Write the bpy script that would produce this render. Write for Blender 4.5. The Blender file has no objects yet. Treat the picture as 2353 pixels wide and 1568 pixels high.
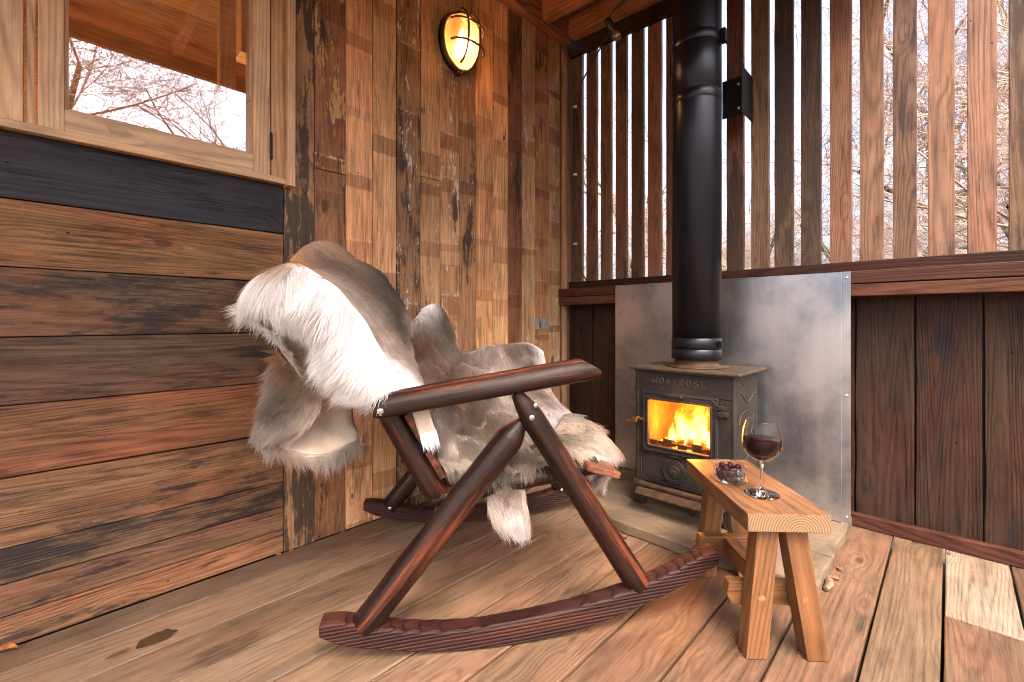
import bpy, bmesh, math, random
import numpy as np
from mathutils import Vector, Matrix, noise as mn
random.seed(7); rng = np.random.default_rng(11)
S = bpy.context.scene
COL = S.collection

# ------------------------------------------------------------------ camera frame
FP, CX, HY, CH = 1039.0, 1176.5, 737.0, 0.85
CAM = Vector((1.758, -2.300, CH))
FW = Vector((-.6947, .7193, 0)); RT = Vector((.7193, .6947, 0)); UP = Vector((0, 0, 1))

def W2(lat, fwd, z):                       # a place given by metres right of / ahead of the camera
    p = CAM + FW * fwd + RT * lat
    return Vector((p.x, p.y, z))
CO = (-.045, 1.171); CF = (.984, .179); CS = (-.179, .984)
def cw(s, t, z):                           # chair space: forward, sideways, up
    return W2(CO[0] + t * CS[0] + s * CF[0], CO[1] + t * CS[1] + s * CF[1], z)
def chp(u, v, t):                          # sight line met with a plane of the chair
    k = (u - CX) / FP
    p = (CO[0] + t * CS[0], CO[1] + t * CS[1])
    s = (k * p[1] - p[0]) / (CF[0] - k * CF[1]); d = p[1] + s * CF[1]
    return cw(s, t, CH - (v - HY) / FP * d)
CHF = (FW * CF[1] + RT * CF[0]); CHS = (FW * CS[1] + RT * CS[0])

# ------------------------------------------------------------------ node helper
class NT:
    def __init__(s, name):
        s.m = bpy.data.materials.new(name); s.m.use_nodes = True
        s.t = s.m.node_tree; s.t.nodes.clear()
        s.out = s.t.nodes.new('ShaderNodeOutputMaterial')
    def n(s, typ, props=None, **ins):
        nd = s.t.nodes.new('ShaderNode' + typ)
        for k, v in (props or {}).items(): setattr(nd, k, v)
        for k, v in ins.items():
            key = int(k[1:]) if k[0] == 'i' and k[1:].isdigit() else k.replace('_', ' ')
            sock = nd.inputs[key]
            if isinstance(v, bpy.types.NodeSocket): s.t.links.new(v, sock)
            else: sock.default_value = v
        return nd
    def math(s, op, a, b=0.0, c=0.0, clamp=False):
        nd = s.n('Math', {'operation': op, 'use_clamp': clamp}, i0=a, i1=b)
        if op in ('MULTIPLY_ADD', 'SMOOTH_MIN'): 
            s.t.links.new(c, nd.inputs[2]) if isinstance(c, bpy.types.NodeSocket) else setattr(nd.inputs[2], 'default_value', c)
        return nd.outputs[0]
    def vmul(s, a, v):
        return s.n('VectorMath', {'operation': 'MULTIPLY'}, i0=a, i1=v).outputs[0]
    def vadd(s, a, v):
        return s.n('VectorMath', {'operation': 'ADD'}, i0=a, i1=v).outputs[0]
    def scale(s, a, f):
        nd = s.n('VectorMath', {'operation': 'SCALE'}, i0=a)
        if isinstance(f, bpy.types.NodeSocket): s.t.links.new(f, nd.inputs[3])
        else: nd.inputs[3].default_value = f
        return nd.outputs[0]
    def noise(s, v, sc=1.0, det=2.0, rough=.5, dist=0.0):
        return s.n('TexNoise', Vector=v, Scale=sc, Detail=det, Roughness=rough, Distortion=dist)
    def mr(s, v, a, b, c=0.0, d=1.0, smooth=True):
        nd = s.n('MapRange', {'interpolation_type': 'SMOOTHSTEP' if smooth else 'LINEAR'})
        for i, x in enumerate((v, a, b, c, d)):
            if isinstance(x, bpy.types.NodeSocket): s.t.links.new(x, nd.inputs[i])
            else: nd.inputs[i].default_value = x
        return nd.outputs[0]
    def mix(s, f, a, b, mode='MIX'):
        nd = s.n('Mix', {'data_type': 'RGBA', 'blend_type': mode})
        for i, x in ((0, f), (6, a), (7, b)):
            if isinstance(x, bpy.types.NodeSocket): s.t.links.new(x, nd.inputs[i])
            elif i == 0: nd.inputs[0].default_value = x
            else: nd.inputs[i].default_value = (*x, 1) if len(x) == 3 else x
        return nd.outputs[2]
    def attr(s, name):
        return s.n('Attribute', {'attribute_name': name})
    def bump(s, h, dist=.002, st=1.0):
        return s.n('Bump', Height=h, Distance=dist, Strength=st).outputs[0]
    def fin(s, sh):
        s.t.links.new(sh, s.out.inputs[0]); return s.m
    def pbr(s, **k):
        return s.n('BsdfPrincipled', **k).outputs[0]

def wood(name, rough=.6, ringc=.45, finec=.5, midc=.5, knots=1.0, stain=(.022, .016, .014), bump=.0016,
         bandp=.0, ringf=13.0, warm=(.9, .45, .25), coat=0.0, saw=0.0, spec=.4, stainw=.1, streak=0.0, kcol=(.05, .02, .01), nails=0.0, ringw=0.0, paint=False, sat=.94, ridge=0.0, fleck=0.0):
    N = NT(name)
    A = N.attr('gc').outputs['Vector']; C = N.attr('col').outputs['Color']
    par = N.n('SeparateColor', Color=N.attr('par').outputs['Color'])
    pr, pg, pb = par.outputs[0], par.outputs[1], par.outputs[2]
    w = N.noise(N.vmul(A, (1.5, 5, 5)), 1, 2).outputs['Color']
    w = N.vmul(N.vadd(w, (-.5, -.5, -.5)), (.0, .02, .02))
    A2 = N.vadd(A, w)
    # knots
    kv = N.n('TexVoronoi', Vector=N.vmul(A2, (4.2, 9.5, .35)), Scale=1.0)
    kd = kv.outputs['Distance']; kr = N.n('SeparateColor', Color=kv.outputs['Color'])
    kon = N.math('GREATER_THAN', kr.outputs[0], 1 - .42 * knots)
    ksz = N.math('MULTIPLY_ADD', kr.outputs[1], .09, .05)
    kin = N.math('MULTIPLY', N.mr(N.math('DIVIDE', kd, ksz), .75, 1.25, 1, 0), kon)
    khal = N.math('MULTIPLY', N.mr(kd, .06, .42, 1, 0), kon)
    # growth rings
    fl = N.noise(N.vmul(A2, (.42, 6.5, 6.5)), 1, 1.2, .4).outputs[0]
    fld = N.math('MULTIPLY_ADD', fl, ringf * 11.0, N.math('MULTIPLY', khal, 9.0))
    ring = N.math('SINE', fld); ring = N.math('MULTIPLY_ADD', ring, .5, .5)
    ring = N.math('POWER', ring, 2.2)
    fine = N.noise(N.vmul(A2, (9, 330, 330)), 1, 3, .6).outputs[0]
    mid = N.noise(N.vmul(A2, (1.7, 62, 62)), 1, 5, .66).outputs[0]
    blot = N.noise(N.vmul(A2, (5, 9, 9)), 1, 4, .6).outputs[0]
    f = N.math('MULTIPLY_ADD', N.math('SUBTRACT', fine, .5), finec * 2, 1.0)
    f = N.math('ADD', f, N.math('MULTIPLY', N.math('SUBTRACT', mid, .5), midc * 2))
    f = N.math('SUBTRACT', f, N.math('MULTIPLY', ring, ringc))
    f = N.math('ADD', f, N.math('MULTIPLY', N.math('SUBTRACT', blot, .5), 1.1))
    f = N.math('MAXIMUM', f, .12)
    c = N.scale(C, f)
    hue = N.mr(N.noise(N.vmul(A2, (2.5, 7, 7)), 1, 3).outputs[0], .42, .66)
    c = N.mix(N.math('MULTIPLY', hue, .38), c, N.mix(1.0, c, warm, 'MULTIPLY'))
    if streak > 0:
        sm = N.mr(N.noise(N.vmul(A2, (1.6, 26, 26)), 1, 5, .65).outputs[0], .50, .66)
        c = N.mix(N.math('MULTIPLY', sm, streak), c, N.scale((.17, .038, .010), f))
    if bandp > 0:
        sx = N.n('SeparateXYZ', Vector=A2); sb_ = N.n('SeparateXYZ', Vector=A)
        jit = N.math('MULTIPLY_ADD', N.noise(N.vmul(A, (20, 40, 40)), 1, 2).outputs[0], .007, sx.outputs[0])
        xx = N.math('DIVIDE', jit, bandp); fr = N.math('FRACT', xx); cell = N.math('FLOOR', xx)
        bid = N.math('FLOOR', N.math('MULTIPLY', N.attr('bid').outputs['Fac'], 50.0))
        wn = N.n('TexWhiteNoise', {'noise_dimensions': '2D'}, Vector=N.n('CombineXYZ', X=cell, Y=bid).outputs[0])
        wc = N.n('SeparateColor', Color=wn.outputs['Color'])
        wid = N.math('MULTIPLY_ADD', wc.outputs[0], .26, .12)
        on = N.math('GREATER_THAN', wc.outputs[1], .28)
        bm = N.math('MULTIPLY', N.math('MULTIPLY', N.mr(fr, wid, N.math('ADD', wid, .02), 1, 0), N.mr(fr, .0, .02, 0, 1)), on)
        edge = N.math('MULTIPLY', N.mr(fr, N.math('SUBTRACT', wid, .02), N.math('ADD', wid, .01), 0, 1), N.mr(fr, N.math('ADD', wid, .015), N.math('ADD', wid, .03), 1, 0))
        bc_ = N.mix(wc.outputs[2], (.42, .36, .33), (.76, .62, .52))
        seg_ = N.n('SeparateColor', Color=N.n('TexWhiteNoise', {'noise_dimensions': '2D'}, Vector=N.n('CombineXYZ', X=N.math('ADD', cell, 31.7), Y=bid).outputs[0]).outputs['Color'])
        c = N.scale(c, N.math('MULTIPLY_ADD', seg_.outputs[0], .24, .88))
        c = N.mix(N.math('MULTIPLY', N.math('MULTIPLY', bm, pb), .85), c, N.mix(1.0, c, bc_, 'MULTIPLY'))
        ed2 = N.math('MULTIPLY', N.math('MULTIPLY', N.math('MULTIPLY', edge, on), pg), N.mr(N.noise(N.vmul(A, (60, 60, 60)), 1, 3).outputs[0], .42, .56))
        c = N.mix(ed2, c, (.60, .53, .48))
    if fleck > 0:
        fk = N.noise(N.vmul(A2, (7, 130, 130)), 1, 4, .7).outputs[0]; fz = N.noise(N.vmul(A2, (3, 12, 12)), 1, 3).outputs[0]
        fm = N.mr(N.math('MULTIPLY_ADD', N.math('SUBTRACT', fz, .5), .6, fk), .56, .66)
        c = N.mix(N.math('MULTIPLY', fm, fleck * .7), c, N.mix(1.0, c, (.22, .17, .16), 'MULTIPLY'))
        gp1 = N.noise(N.vmul(A2, (45, 70, 70)), 1, 3, .7).outputs[0]
        c = N.mix(N.mr(gp1, .66, .74, 0, fleck * .7), c, N.mix(1.0, c, (.25, .2, .18), 'MULTIPLY'))
    c = N.n('HueSaturation', Saturation=sat, Color=c).outputs[0]
    rg = None
    if ridge > 0:
        yy = N.n('SeparateXYZ', Vector=A).outputs[1]
        yy = N.math('ADD', yy, N.math('MULTIPLY', N.noise(N.vmul(A, (2.5, 8, 8)), 1, 1).outputs[0], .012))
        rg = N.math('POWER', N.math('ABSOLUTE', N.math('SINE', N.math('MULTIPLY', yy, math.pi / ridge))), .6)
        c = N.mix(N.mr(rg, .25, .8, .7, 0), c, (.012, .006, .005))
    # dark stain / charring
    sn = N.noise(N.vmul(A2, (5.0, 17, 17)), 1, 8, .68).outputs[0]
    sn = N.math('MULTIPLY_ADD', N.math('SUBTRACT', mid, .5), .5, sn)
    big = N.noise(N.vmul(A, (1.3, 2.5, 2.5)), 1, 2).outputs[0]
    sn = N.math('MULTIPLY_ADD', N.math('SUBTRACT', big, .5), .7, sn)
    th = N.math('SUBTRACT', .78, N.math('MULTIPLY', pr, .42))
    sm = N.mr(N.math('SUBTRACT', sn, th), 0, stainw)
    c = N.mix(N.math('MULTIPLY', sm, .88), c, stain)
    if paint:
        pn = N.noise(N.vmul(A, (26, 110, 110)), 1, 5, .65).outputs[0]
        pl = N.noise(N.vmul(A, (5.5, 20, 20)), 1, 3).outputs[0]
        pn = N.math('ADD', pn, N.math('MULTIPLY', N.math('SUBTRACT', pl, .5), 1.1))
        pth = N.math('SUBTRACT', .88, N.math('MULTIPLY', pg, .36))
        pm = N.mr(N.math('SUBTRACT', pn, pth), 0, .05)
        c = N.mix(N.math('MULTIPLY', pm, .85), c, N.attr('pc').outputs['Color'])
    c = N.mix(N.math('MULTIPLY', kin, .8), c, kcol)
    # small nail holes
    nv = N.n('TexVoronoi', Vector=N.vmul(A, (11, 15, .4)), Scale=1.0)
    nr = N.n('SeparateColor', Color=nv.outputs['Color'])
    hole = N.math('MULTIPLY', N.mr(nv.outputs['Distance'], .025, .06, 1, 0), N.math('GREATER_THAN', nr.outputs[0], .62))
    c = N.mix(N.math('MULTIPLY', hole, .9), c, (.012, .008, .006))
    if nails > 0:
        n2 = N.n('TexVoronoi', Vector=N.vmul(A, (3.2, 11, .3)), Scale=1.0)
        n2r = N.n('SeparateColor', Color=n2.outputs['Color'])
        nm = N.math('MULTIPLY', N.mr(n2.outputs['Distance'], .022, .036, 1, 0), N.math('GREATER_THAN', n2r.outputs[2], 1 - nails))
        c = N.mix(nm, c, (.75, .68, .5))
    h = N.math('MULTIPLY_ADD', fine, .55, N.math('MULTIPLY', mid, .5))
    h = N.math('SUBTRACT', h, N.math('MULTIPLY', ring, .25 + ringw))
    h = N.math('SUBTRACT', h, N.math('MULTIPLY', hole, 1.2))
    if ridge > 0: h = N.math('MULTIPLY_ADD', rg, 1.3, N.math('MULTIPLY', h, .4))
    if saw > 0:
        sv = N.n('TexWave', {'wave_type': 'BANDS', 'bands_direction': 'X'}, Vector=A, Scale=55.0, Distortion=1.5, Detail=1.0, Detail_Scale=1.0)
        h = N.math('ADD', h, N.math('MULTIPLY', sv.outputs['Fac'], saw))
    b = N.bump(h, bump)
    rr = N.math('ADD', rough, N.math('MULTIPLY', N.math('SUBTRACT', mid, .5), .3))
    sh = N.pbr(Base_Color=c, Roughness=rr, Normal=b, Specular_IOR_Level=spec, Coat_Weight=coat, Coat_Roughness=.28)
    return N.fin(sh)

def plain(name, col, rough=.5, metal=0.0, var=.25, vs=12.0, bump=.0, bs=60.0, col2=None, spec=.5, coat=0.0, stretch=(1, 1, 1)):
    N = NT(name)
    P = N.vmul(N.n('NewGeometry').outputs['Position'], stretch)
    n1 = N.noise(P, vs, 6, .6).outputs[0]; n2 = N.noise(P, bs, 4, .6).outputs[0]
    c = N.mix(N.mr(n1, .3, .72), tuple(x * (1 - var) for x in col), tuple(x * (1 + var) for x in col) if col2 is None else col2)
    k = dict(Base_Color=c, Roughness=N.math('MULTIPLY_ADD', N.math('SUBTRACT', n2, .5), .35, rough), Metallic=metal, Specular_IOR_Level=spec, Coat_Weight=coat)
    if bump > 0: k['Normal'] = N.bump(N.math('ADD', n2, n1), bump)
    return N.fin(N.pbr(**k))

M = {}
M['vplank'] = wood('reclaimed_vertical', rough=.62, bandp=.29, knots=1.0, nails=.22, ringc=.25, midc=.8, ringf=16, fleck=.8, stainw=.08, warm=(1.0, .74, .50), paint=True)
M['hplank'] = wood('reclaimed_horizontal', rough=.55, spec=.25, knots=.8, nails=.05, ringc=.30, midc=.8, stainw=.16, warm=(1.35, .62, .36), bump=.0022, stain=(.014, .011, .013), ringf=20, fleck=.9)
M['deck'] = wood('deck_wood', rough=.52, knots=1.35, ringc=.25, midc=.4, finec=.5, stainw=.25, warm=(1.1, .74, .50), bump=.0014, stain=(.05, .03, .02), kcol=(.06, .026, .012), ringf=14, fleck=.35, sat=.84)
M['slat'] = wood('slat_wood', rough=.72, knots=.6, ringc=.35, midc=.45, stainw=.18, fleck=.7, ringf=18, warm=(1.0, .72, .55), bump=.0015, stain=(.03, .017, .013))
M['dark'] = wood('dark_stained', rough=.6, spec=.2, knots=.4, ringc=.4, stainw=.3, warm=(1.2, .6, .45), bump=.0012)
M['oak'] = wood('fresh_oak', rough=.45, knots=.12, ringc=.28, midc=.28, finec=.35, stainw=.3, warm=(1.0, .78, .6), bump=.0006, ringf=15)
M['bench'] = wood('bench_oak', rough=.42, knots=.22, ringc=.38, midc=.38, finec=.4, stainw=.2, warm=(1.0, .75, .55), bump=.0008, ringf=16, stain=(.06, .025, .01))
M['log'] = wood('varnished_log', rough=.42, spec=.2, knots=.6, ringc=.3, midc=1.3, finec=.8, fleck=.5, stainw=.25, warm=(1.3, .5, .3), bump=.0018, streak=.85, coat=.06, stain=(.008, .004, .004), ringf=6)
M['rock'] = wood('charred_rocker', rough=.5, spec=.15, knots=.0, ringc=.15, midc=.5, finec=.3, stainw=.3, warm=(1.5, .55, .4), bump=.002, streak=.25, coat=.0, stain=(.012, .007, .007), ringf=4, ridge=.0092)
M['beam'] = wood('roof_timber', rough=.55, knots=.5, ringc=.4, midc=.5, stainw=.3, warm=(1.1, .6, .4), bump=.001)
M['iron'] = plain('cast_iron', (.026, .023, .022), .55, .3, .3, 14, .0006, 260, col2=(.045, .033, .026))
M['irontop'] = plain('rusty_iron_top', (.06, .046, .036), .6, .3, .3, 10, .0005, 200, col2=(.10, .062, .036))
M['rust'] = plain('rusty_casting', (.05, .032, .022), .7, .3, .4, 30, .0008, 150, col2=(.10, .048, .022))
M['blk'] = plain('black_metal', (.012, .012, .013), .42, .6, .2, 30)
M['brass'] = plain('brass_handle', (.75, .42, .10), .25, 1.0, .2, 30)
M['steel'] = plain('screw_steel', (.55, .55, .55), .3, 1.0, .2, 90)
M['bronze'] = plain('aged_bronze', (.20, .11, .055), .4, .8, .35, 40, col2=(.09, .055, .035))
M['cable'] = plain('black_cable', (.012, .012, .012), .5)
M['clip'] = plain('white_clip', (.7, .7, .68), .5)
M['stone'] = plain('flagstone', (.13, .10, .072), .6, 0, .3, 6, .004, 40, col2=(.20, .14, .09))
M['curl'] = plain('bark_curl', (.20, .13, .09), .8, 0, .5, 60, .002, 90)
M['ash'] = plain('embers_ash', (.1, .07, .05), .9, 0, .5, 60, .004, 90)
M['brick'] = plain('fire_brick', (.26, .16, .09), .85, 0, .3, 18, .003, 60)
M['leaf'] = plain('dry_leaf', (.30, .11, .035), .6, 0, .4, 40)
M['spill'] = plain('wet_patch', (.055, .03, .016), .12, 0, .2, 30)
M['bark'] = plain('bark', (.085, .065, .05), .85, 0, .3, 6, .01, 30, col2=(.10, .12, .05))
M['twig'] = plain('twig_bark', (.36, .27, .22), .85, 0, .25, 2)
M['forest'] = plain('forest_floor', (.10, .07, .045), .95, 0, .5, 3, .03, 20)
M['wallin'] = plain('inner_lining', (.42, .25, .12), .7, 0, .2, 3)

def fluem():
    N = NT('black_flue_enamel'); P = N.n('NewGeometry').outputs['Position']
    n = N.noise(N.vmul(P, (60, 60, 1.2)), 1, 3).outputs[0]
    return N.fin(N.pbr(Base_Color=(.020, .022, .032, 1), Metallic=.75, Roughness=N.math('MULTIPLY_ADD', n, .06, .30), Specular_IOR_Level=.8))
M['flue'] = fluem()
def galv():
    N = NT('galvanised_sheet')
    P = N.n('NewGeometry').outputs['Position']
    sp = N.n('TexVoronoi', Vector=P, Scale=70.0).outputs['Color']
    spn = N.n('SeparateColor', Color=sp).outputs[0]
    n1 = N.noise(N.vmul(P, (3, 3, 3)), 1, 5, .6).outputs[0]
    scr = N.noise(N.vmul(P, (60, 60, 3)), 1, 3, .6).outputs[0]
    spk = N.mr(N.n('TexVoronoi', Vector=P, Scale=42.0).outputs['Distance'], .05, .13, 1, 0)
    spk = N.math('MULTIPLY', spk, N.mr(n1, .45, .6))
    c = N.mix(N.mr(n1, .38, .62), (.29, .32, .38), (.56, .56, .59))
    vs_ = N.mr(N.noise(N.vmul(P, (9, 9, 1.2)), 1, 5, .65).outputs[0], .4, .68); c = N.mix(N.math('MULTIPLY', vs_, .35), c, (.70, .66, .63))
    c = N.mix(N.math('MULTIPLY', spn, .05), c, (.8, .8, .84))
    c = N.mix(N.math('MULTIPLY', spk, .2), c, (.85, .84, .82))
    r = N.math('MULTIPLY_ADD', n1, .16, .22); r = N.math('ADD', r, N.math('MULTIPLY', N.math('SUBTRACT', scr, .5), .1))
    wav = N.noise(N.vmul(P, (3.5, 3.5, 1.2)), 1, 2).outputs[0]
    return N.fin(N.pbr(Base_Color=c, Roughness=r, Metallic=.95, Normal=N.bump(wav, .006, .5)))
M['galv'] = galv()

def glassm(name, ior=1.45, col=(1, 1, 1), rough=0.0):
    N = NT(name)
    return N.fin(N.pbr(Base_Color=(*col, 1), Transmission_Weight=1.0, Roughness=rough, IOR=ior))
M['glass'] = glassm('clear_glass')
M['wine'] = plain('red_wine', (.010, .0004, .001), .03, 0, .01, spec=.08)
M['juice'] = glassm('pink_brine', 1.34, (.85, .35, .25))
def paneglass(name, refl, tint=(1, 1, 1), rough=0.0):
    N = NT(name)
    tr = N.n('BsdfTransparent', Color=(*tint, 1)).outputs[0]
    gl = N.n('BsdfGlossy', Color=(.95, .97, 1, 1), Roughness=rough).outputs[0]
    lw = N.n('LayerWeight', Blend=.35).outputs['Facing']
    fac = N.mr(lw, 0, 1, refl, min(1, refl + .35), smooth=False)
    return N.fin(N.n('MixShader', i0=fac, i1=tr, i2=gl).outputs[0])
M['pane'] = paneglass('window_glass', .30)
M['stoveglass'] = paneglass('stove_door_glass', .03, (1.0, .86, .62), .1)
def thinglass(nm, pw, k1, k0):
    N = NT(nm)
    lw = N.n('LayerWeight', Blend=.5).outputs['Facing']
    f = N.math('MULTIPLY_ADD', N.math('POWER', lw, pw), k1, k0)
    gl = N.n('BsdfGlossy', Color=(1, 1, 1, 1), Roughness=0.0).outputs[0]
    return N.fin(N.n('MixShader', i0=f, i1=N.n('BsdfTransparent', Color=(.985, .99, .99, 1)).outputs[0], i2=gl).outputs[0])
M['thin'] = thinglass('thin_clear_glass', 3.5, .75, .012); M['jarg'] = thinglass('jar_glass', 1.8, .85, .03)
M['bulbglass'] = paneglass('bulb_glass', .12)
def domeglass():
    N = NT('ribbed_lamp_glass')
    P = N.n('NewGeometry').outputs['Position']
    wv = N.n('TexWave', {'wave_type': 'RINGS', 'rings_direction': 'X'}, Vector=N.vadd(P, (0, .885, -2.30)), Scale=42.0)
    b = N.bump(wv.outputs['Fac'], .003)
    tl = N.n('BsdfTranslucent', Color=(.88, .56, .30, 1), Normal=b).outputs[0]
    tr = N.n('BsdfTransparent', Color=(1, .86, .66, 1)).outputs[0]
    rf = N.n('BsdfRefraction', Color=(1, .9, .75, 1), Roughness=.22, IOR=1.25, Normal=b).outputs[0]
    gl = N.n('BsdfGlossy', Color=(1, .95, .9, 1), Roughness=.15, Normal=b).outputs[0]
    a = N.n('MixShader', i0=.30, i1=rf, i2=tl).outputs[0]
    a = N.n('MixShader', i0=.35, i1=a, i2=tr).outputs[0]
    return N.fin(N.n('MixShader', i0=.14, i1=a, i2=gl).outputs[0])
M['dome'] = domeglass()
def emis(name, col, st):
    N = NT(name)
    return N.fin(N.n('Emission', Color=(*col, 1), Strength=st).outputs[0])
M['bulbon'] = emis('lit_bulb', (1, .42, .08), 8)
M['filament'] = plain('bulb_filament', (.5, .3, .12), .3, .8)
M['ember'] = emis('glowing_embers', (1, .32, .04), 4)
def flame():
    N = NT('flame')
    A = N.attr('gc').outputs['Vector']
    sx = N.n('SeparateXYZ', Vector=A)         # x: height share, y: -1..1 across
    nz = N.noise(N.vmul(A, (3.2, 1.8, 1)), 1.6, 3, .6, .6).outputs[0]
    edge = N.math('SUBTRACT', 1.0, N.math('ABSOLUTE', sx.outputs[1]))
    a = N.math('MULTIPLY', edge, N.mr(sx.outputs[0], .35, 1.0, 1, 0))
    a = N.math('ADD', a, N.math('MULTIPLY', N.math('SUBTRACT', nz, .5), 1.5))
    a = N.mr(a, .12, .75)
    hot = N.math('MULTIPLY', a, N.mr(sx.outputs[0], .1, 1.0, 1, .25))
    c = N.mix(N.mr(hot, .25, .95), (1, .17, .01), (1, .50, .10))
    em = N.n('Emission', Color=c, Strength=N.math('MULTIPLY_ADD', hot, 4.5, .45)).outputs[0]
    tr = N.n('BsdfTransparent').outputs[0]
    return N.fin(N.n('MixShader', i0=N.math('MULTIPLY', a, .8), i1=tr, i2=em).outputs[0])
M['flame'] = flame()
def skinm():
    N = NT('hide_leather')
    C = N.attr('col').outputs['Color']
    P = N.n('NewGeometry').outputs['Position']
    n = N.noise(P, 30, 5, .6).outputs[0]
    c = N.scale(C, N.math('MULTIPLY_ADD', n, .3, .85))
    return N.fin(N.pbr(Base_Color=c, Roughness=.7, Normal=N.bump(n, .002), Specular_IOR_Level=.25))
M['skin'] = skinm()
def furm():
    N = NT('reindeer_fur')
    C = N.attr('fcol').outputs['Color']
    d = N.n('BsdfDiffuse', Color=C).outputs[0]
    t = N.n('BsdfTranslucent', Color=C).outputs[0]
    g = N.n('BsdfGlossy', Color=(.9, .9, .9, 1), Roughness=.45).outputs[0]
    a = N.n('MixShader', i0=.42, i1=d, i2=t).outputs[0]
    return N.fin(N.n('MixShader', i0=.04, i1=a, i2=g).outputs[0])
M['fur'] = furm()
def olivem():
    N = NT('dark_olive')
    P = N.n('NewGeometry').outputs['Position']
    c = N.mix(N.noise(P, 60, 2).outputs[0], (.018, .003, .006), (.055, .011, .015))
    return N.fin(N.pbr(Base_Color=c, Roughness=.22, Specular_IOR_Level=.2))
M['olive'] = olivem()

# ------------------------------------------------------------------ mesh builder
LOC = {}
class MB:
    def __init__(s): s.v = []; s.f = []; s.gc = []; s.col = []; s.par = []; s.pc = []; s.sm = []; s.bid = []
    def add(s, vs, fs, gcs=None, col=(.3, .3, .3), par=(0, 0, 0), pc=(.6, .55, .45), smooth=False):
        o = len(s.v); s.v += [tuple(x) for x in vs]
        s.f += [tuple(i + o for i in q) for q in fs]; s.sm += [smooth] * len(fs)
        s.gc += [tuple(g) for g in (gcs if gcs is not None else vs)]
        n = len(vs); s.bid += [random.random()] * n
        if isinstance(col, list): s.col += col
        else: s.col += [tuple(col)] * n
        s.par += [tuple(par)] * n; s.pc += [tuple(pc)] * n
        return s
    def board(s, o, L, W, T, l, w, t, col=(.3, .2, .1), par=(0, 0, 0), pc=(.6, .55, .45), jit=0.0, seg=None, off=None, tj=0.0):
        """a board with corner o, running along L, across W, thick T"""
        o = Vector(o); L = Vector(L).normalized(); W = Vector(W).normalized(); T = Vector(T).normalized()
        if seg is None: seg = max(1, int(l / .12)) if jit > 0 else 1
        ofs = off or (random.uniform(0, 40), random.uniform(0, 40), random.uniform(0, 40))
        vs = []; gs = []
        sd = random.uniform(0, 99); tz = random.uniform(-tj, tj)
        for i in range(seg + 1):
            x = l * i / seg
            j0 = mn.noise(Vector((x * 5, sd, 0))) * jit; j1 = mn.noise(Vector((x * 5, sd, 7))) * jit
            for a, b in ((0 + j0, 0), (w + j1, 0), (w + j1, t + tz), (0 + j0, t + tz)):
                vs.append(o + L * x + W * a + T * b); gs.append((x + ofs[0], a + ofs[1], b + ofs[2]))
        fs = [(3, 2, 1, 0)]
        for i in range(seg):
            k = 4 * i
            for a in range(4):
                b = (a + 1) % 4; fs.append((k + a, k + b, k + 4 + b, k + 4 + a))
        k = 4 * seg; fs.append((k, k + 1, k + 2, k + 3))
        return s.add(vs, fs, gs, col, par, pc)
    def rod(s, pts, rads, n=16, col=(.3, .2, .1), par=(0, 0, 0), caps=True, wob=0.0, off=None, flat=None):
        """round timber or tube through pts with radii"""
        pts = [Vector(p) for p in pts]
        ofs = off or (random.uniform(0, 40), random.uniform(0, 40), random.uniform(0, 40))
        d0 = (pts[1] - pts[0]).normalized()
        a = d0.cross(Vector((0, 0, 1)));
        if a.length < .05: a = d0.cross(Vector((1, 0, 0)))
        a.normalize(); vs = []; gs = []; x = 0; sd = random.uniform(0, 99)
        for i, p in enumerate(pts):
            if i: x += (p - pts[i - 1]).length
            d = (pts[min(i + 1, len(pts) - 1)] - pts[max(i - 1, 0)]).normalized()
            a = (a - d * a.dot(d)).normalized(); b = d.cross(a)
            for j in range(n):
                th = 2 * math.pi * j / n
                r = rads[i] * (1 + wob * mn.noise(Vector((x * 8 + sd, math.cos(th) * 1.5, math.sin(th) * 1.5))))
                q = p + (a * math.cos(th) + b * math.sin(th)) * r
                vs.append(q); gs.append((x + ofs[0], math.cos(th) * r + ofs[1], math.sin(th) * r + ofs[2]))
        fs = []
        m = len(pts)
        for i in range(m - 1):
            for j in range(n):
                k = (j + 1) % n; fs.append((i * n + j, i * n + k, (i + 1) * n + k, (i + 1) * n + j))
        s.add(vs, fs, gs, col, par, smooth=True)
        if caps:
            for i in (0, m - 1):
                s.add([vs[i * n + j] for j in range(n)], [tuple(range(n))], [gs[i * n + j] for j in range(n)], col, par)
        return s
    def lathe(s, prof, c, n=40, col=(.3, .3, .3), par=(0, 0, 0)):
        c = Vector(c); vs = []
        for r, z in prof:
            for j in range(n):
                th = 2 * math.pi * j / n; vs.append(c + Vector((r * math.cos(th), r * math.sin(th), z)))
        fs = []
        for i in range(len(prof) - 1):
            for j in range(n):
                k = (j + 1) % n; fs.append((i * n + j, i * n + k, (i + 1) * n + k, (i + 1) * n + j))
        return s.add(vs, fs, None, col, par, smooth=True)
    def ball(s, c, r, n=12, m=8, sc=(1, 1, 1), axes=None, col=(.3, .3, .3), par=(0, 0, 0), half=False):
        c = Vector(c); vs = []; ax = axes or (Vector((1, 0, 0)), Vector((0, 1, 0)), Vector((0, 0, 1)))
        for i in range(m + 1):
            ph = math.pi * (i / m) * (.5 if half else 1)
            for j in range(n):
                th = 2 * math.pi * j / n
                vs.append(c + ax[0] * (r * sc[0] * math.sin(ph) * math.cos(th)) + ax[1] * (r * sc[1] * math.sin(ph) * math.sin(th)) + ax[2] * (r * sc[2] * math.cos(ph)))
        fs = [(i * n + j, i * n + (j + 1) % n, (i + 1) * n + (j + 1) % n, (i + 1) * n + j) for i in range(m) for j in range(n)]
        return s.add(vs, fs, None, col, par, smooth=True)
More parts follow.
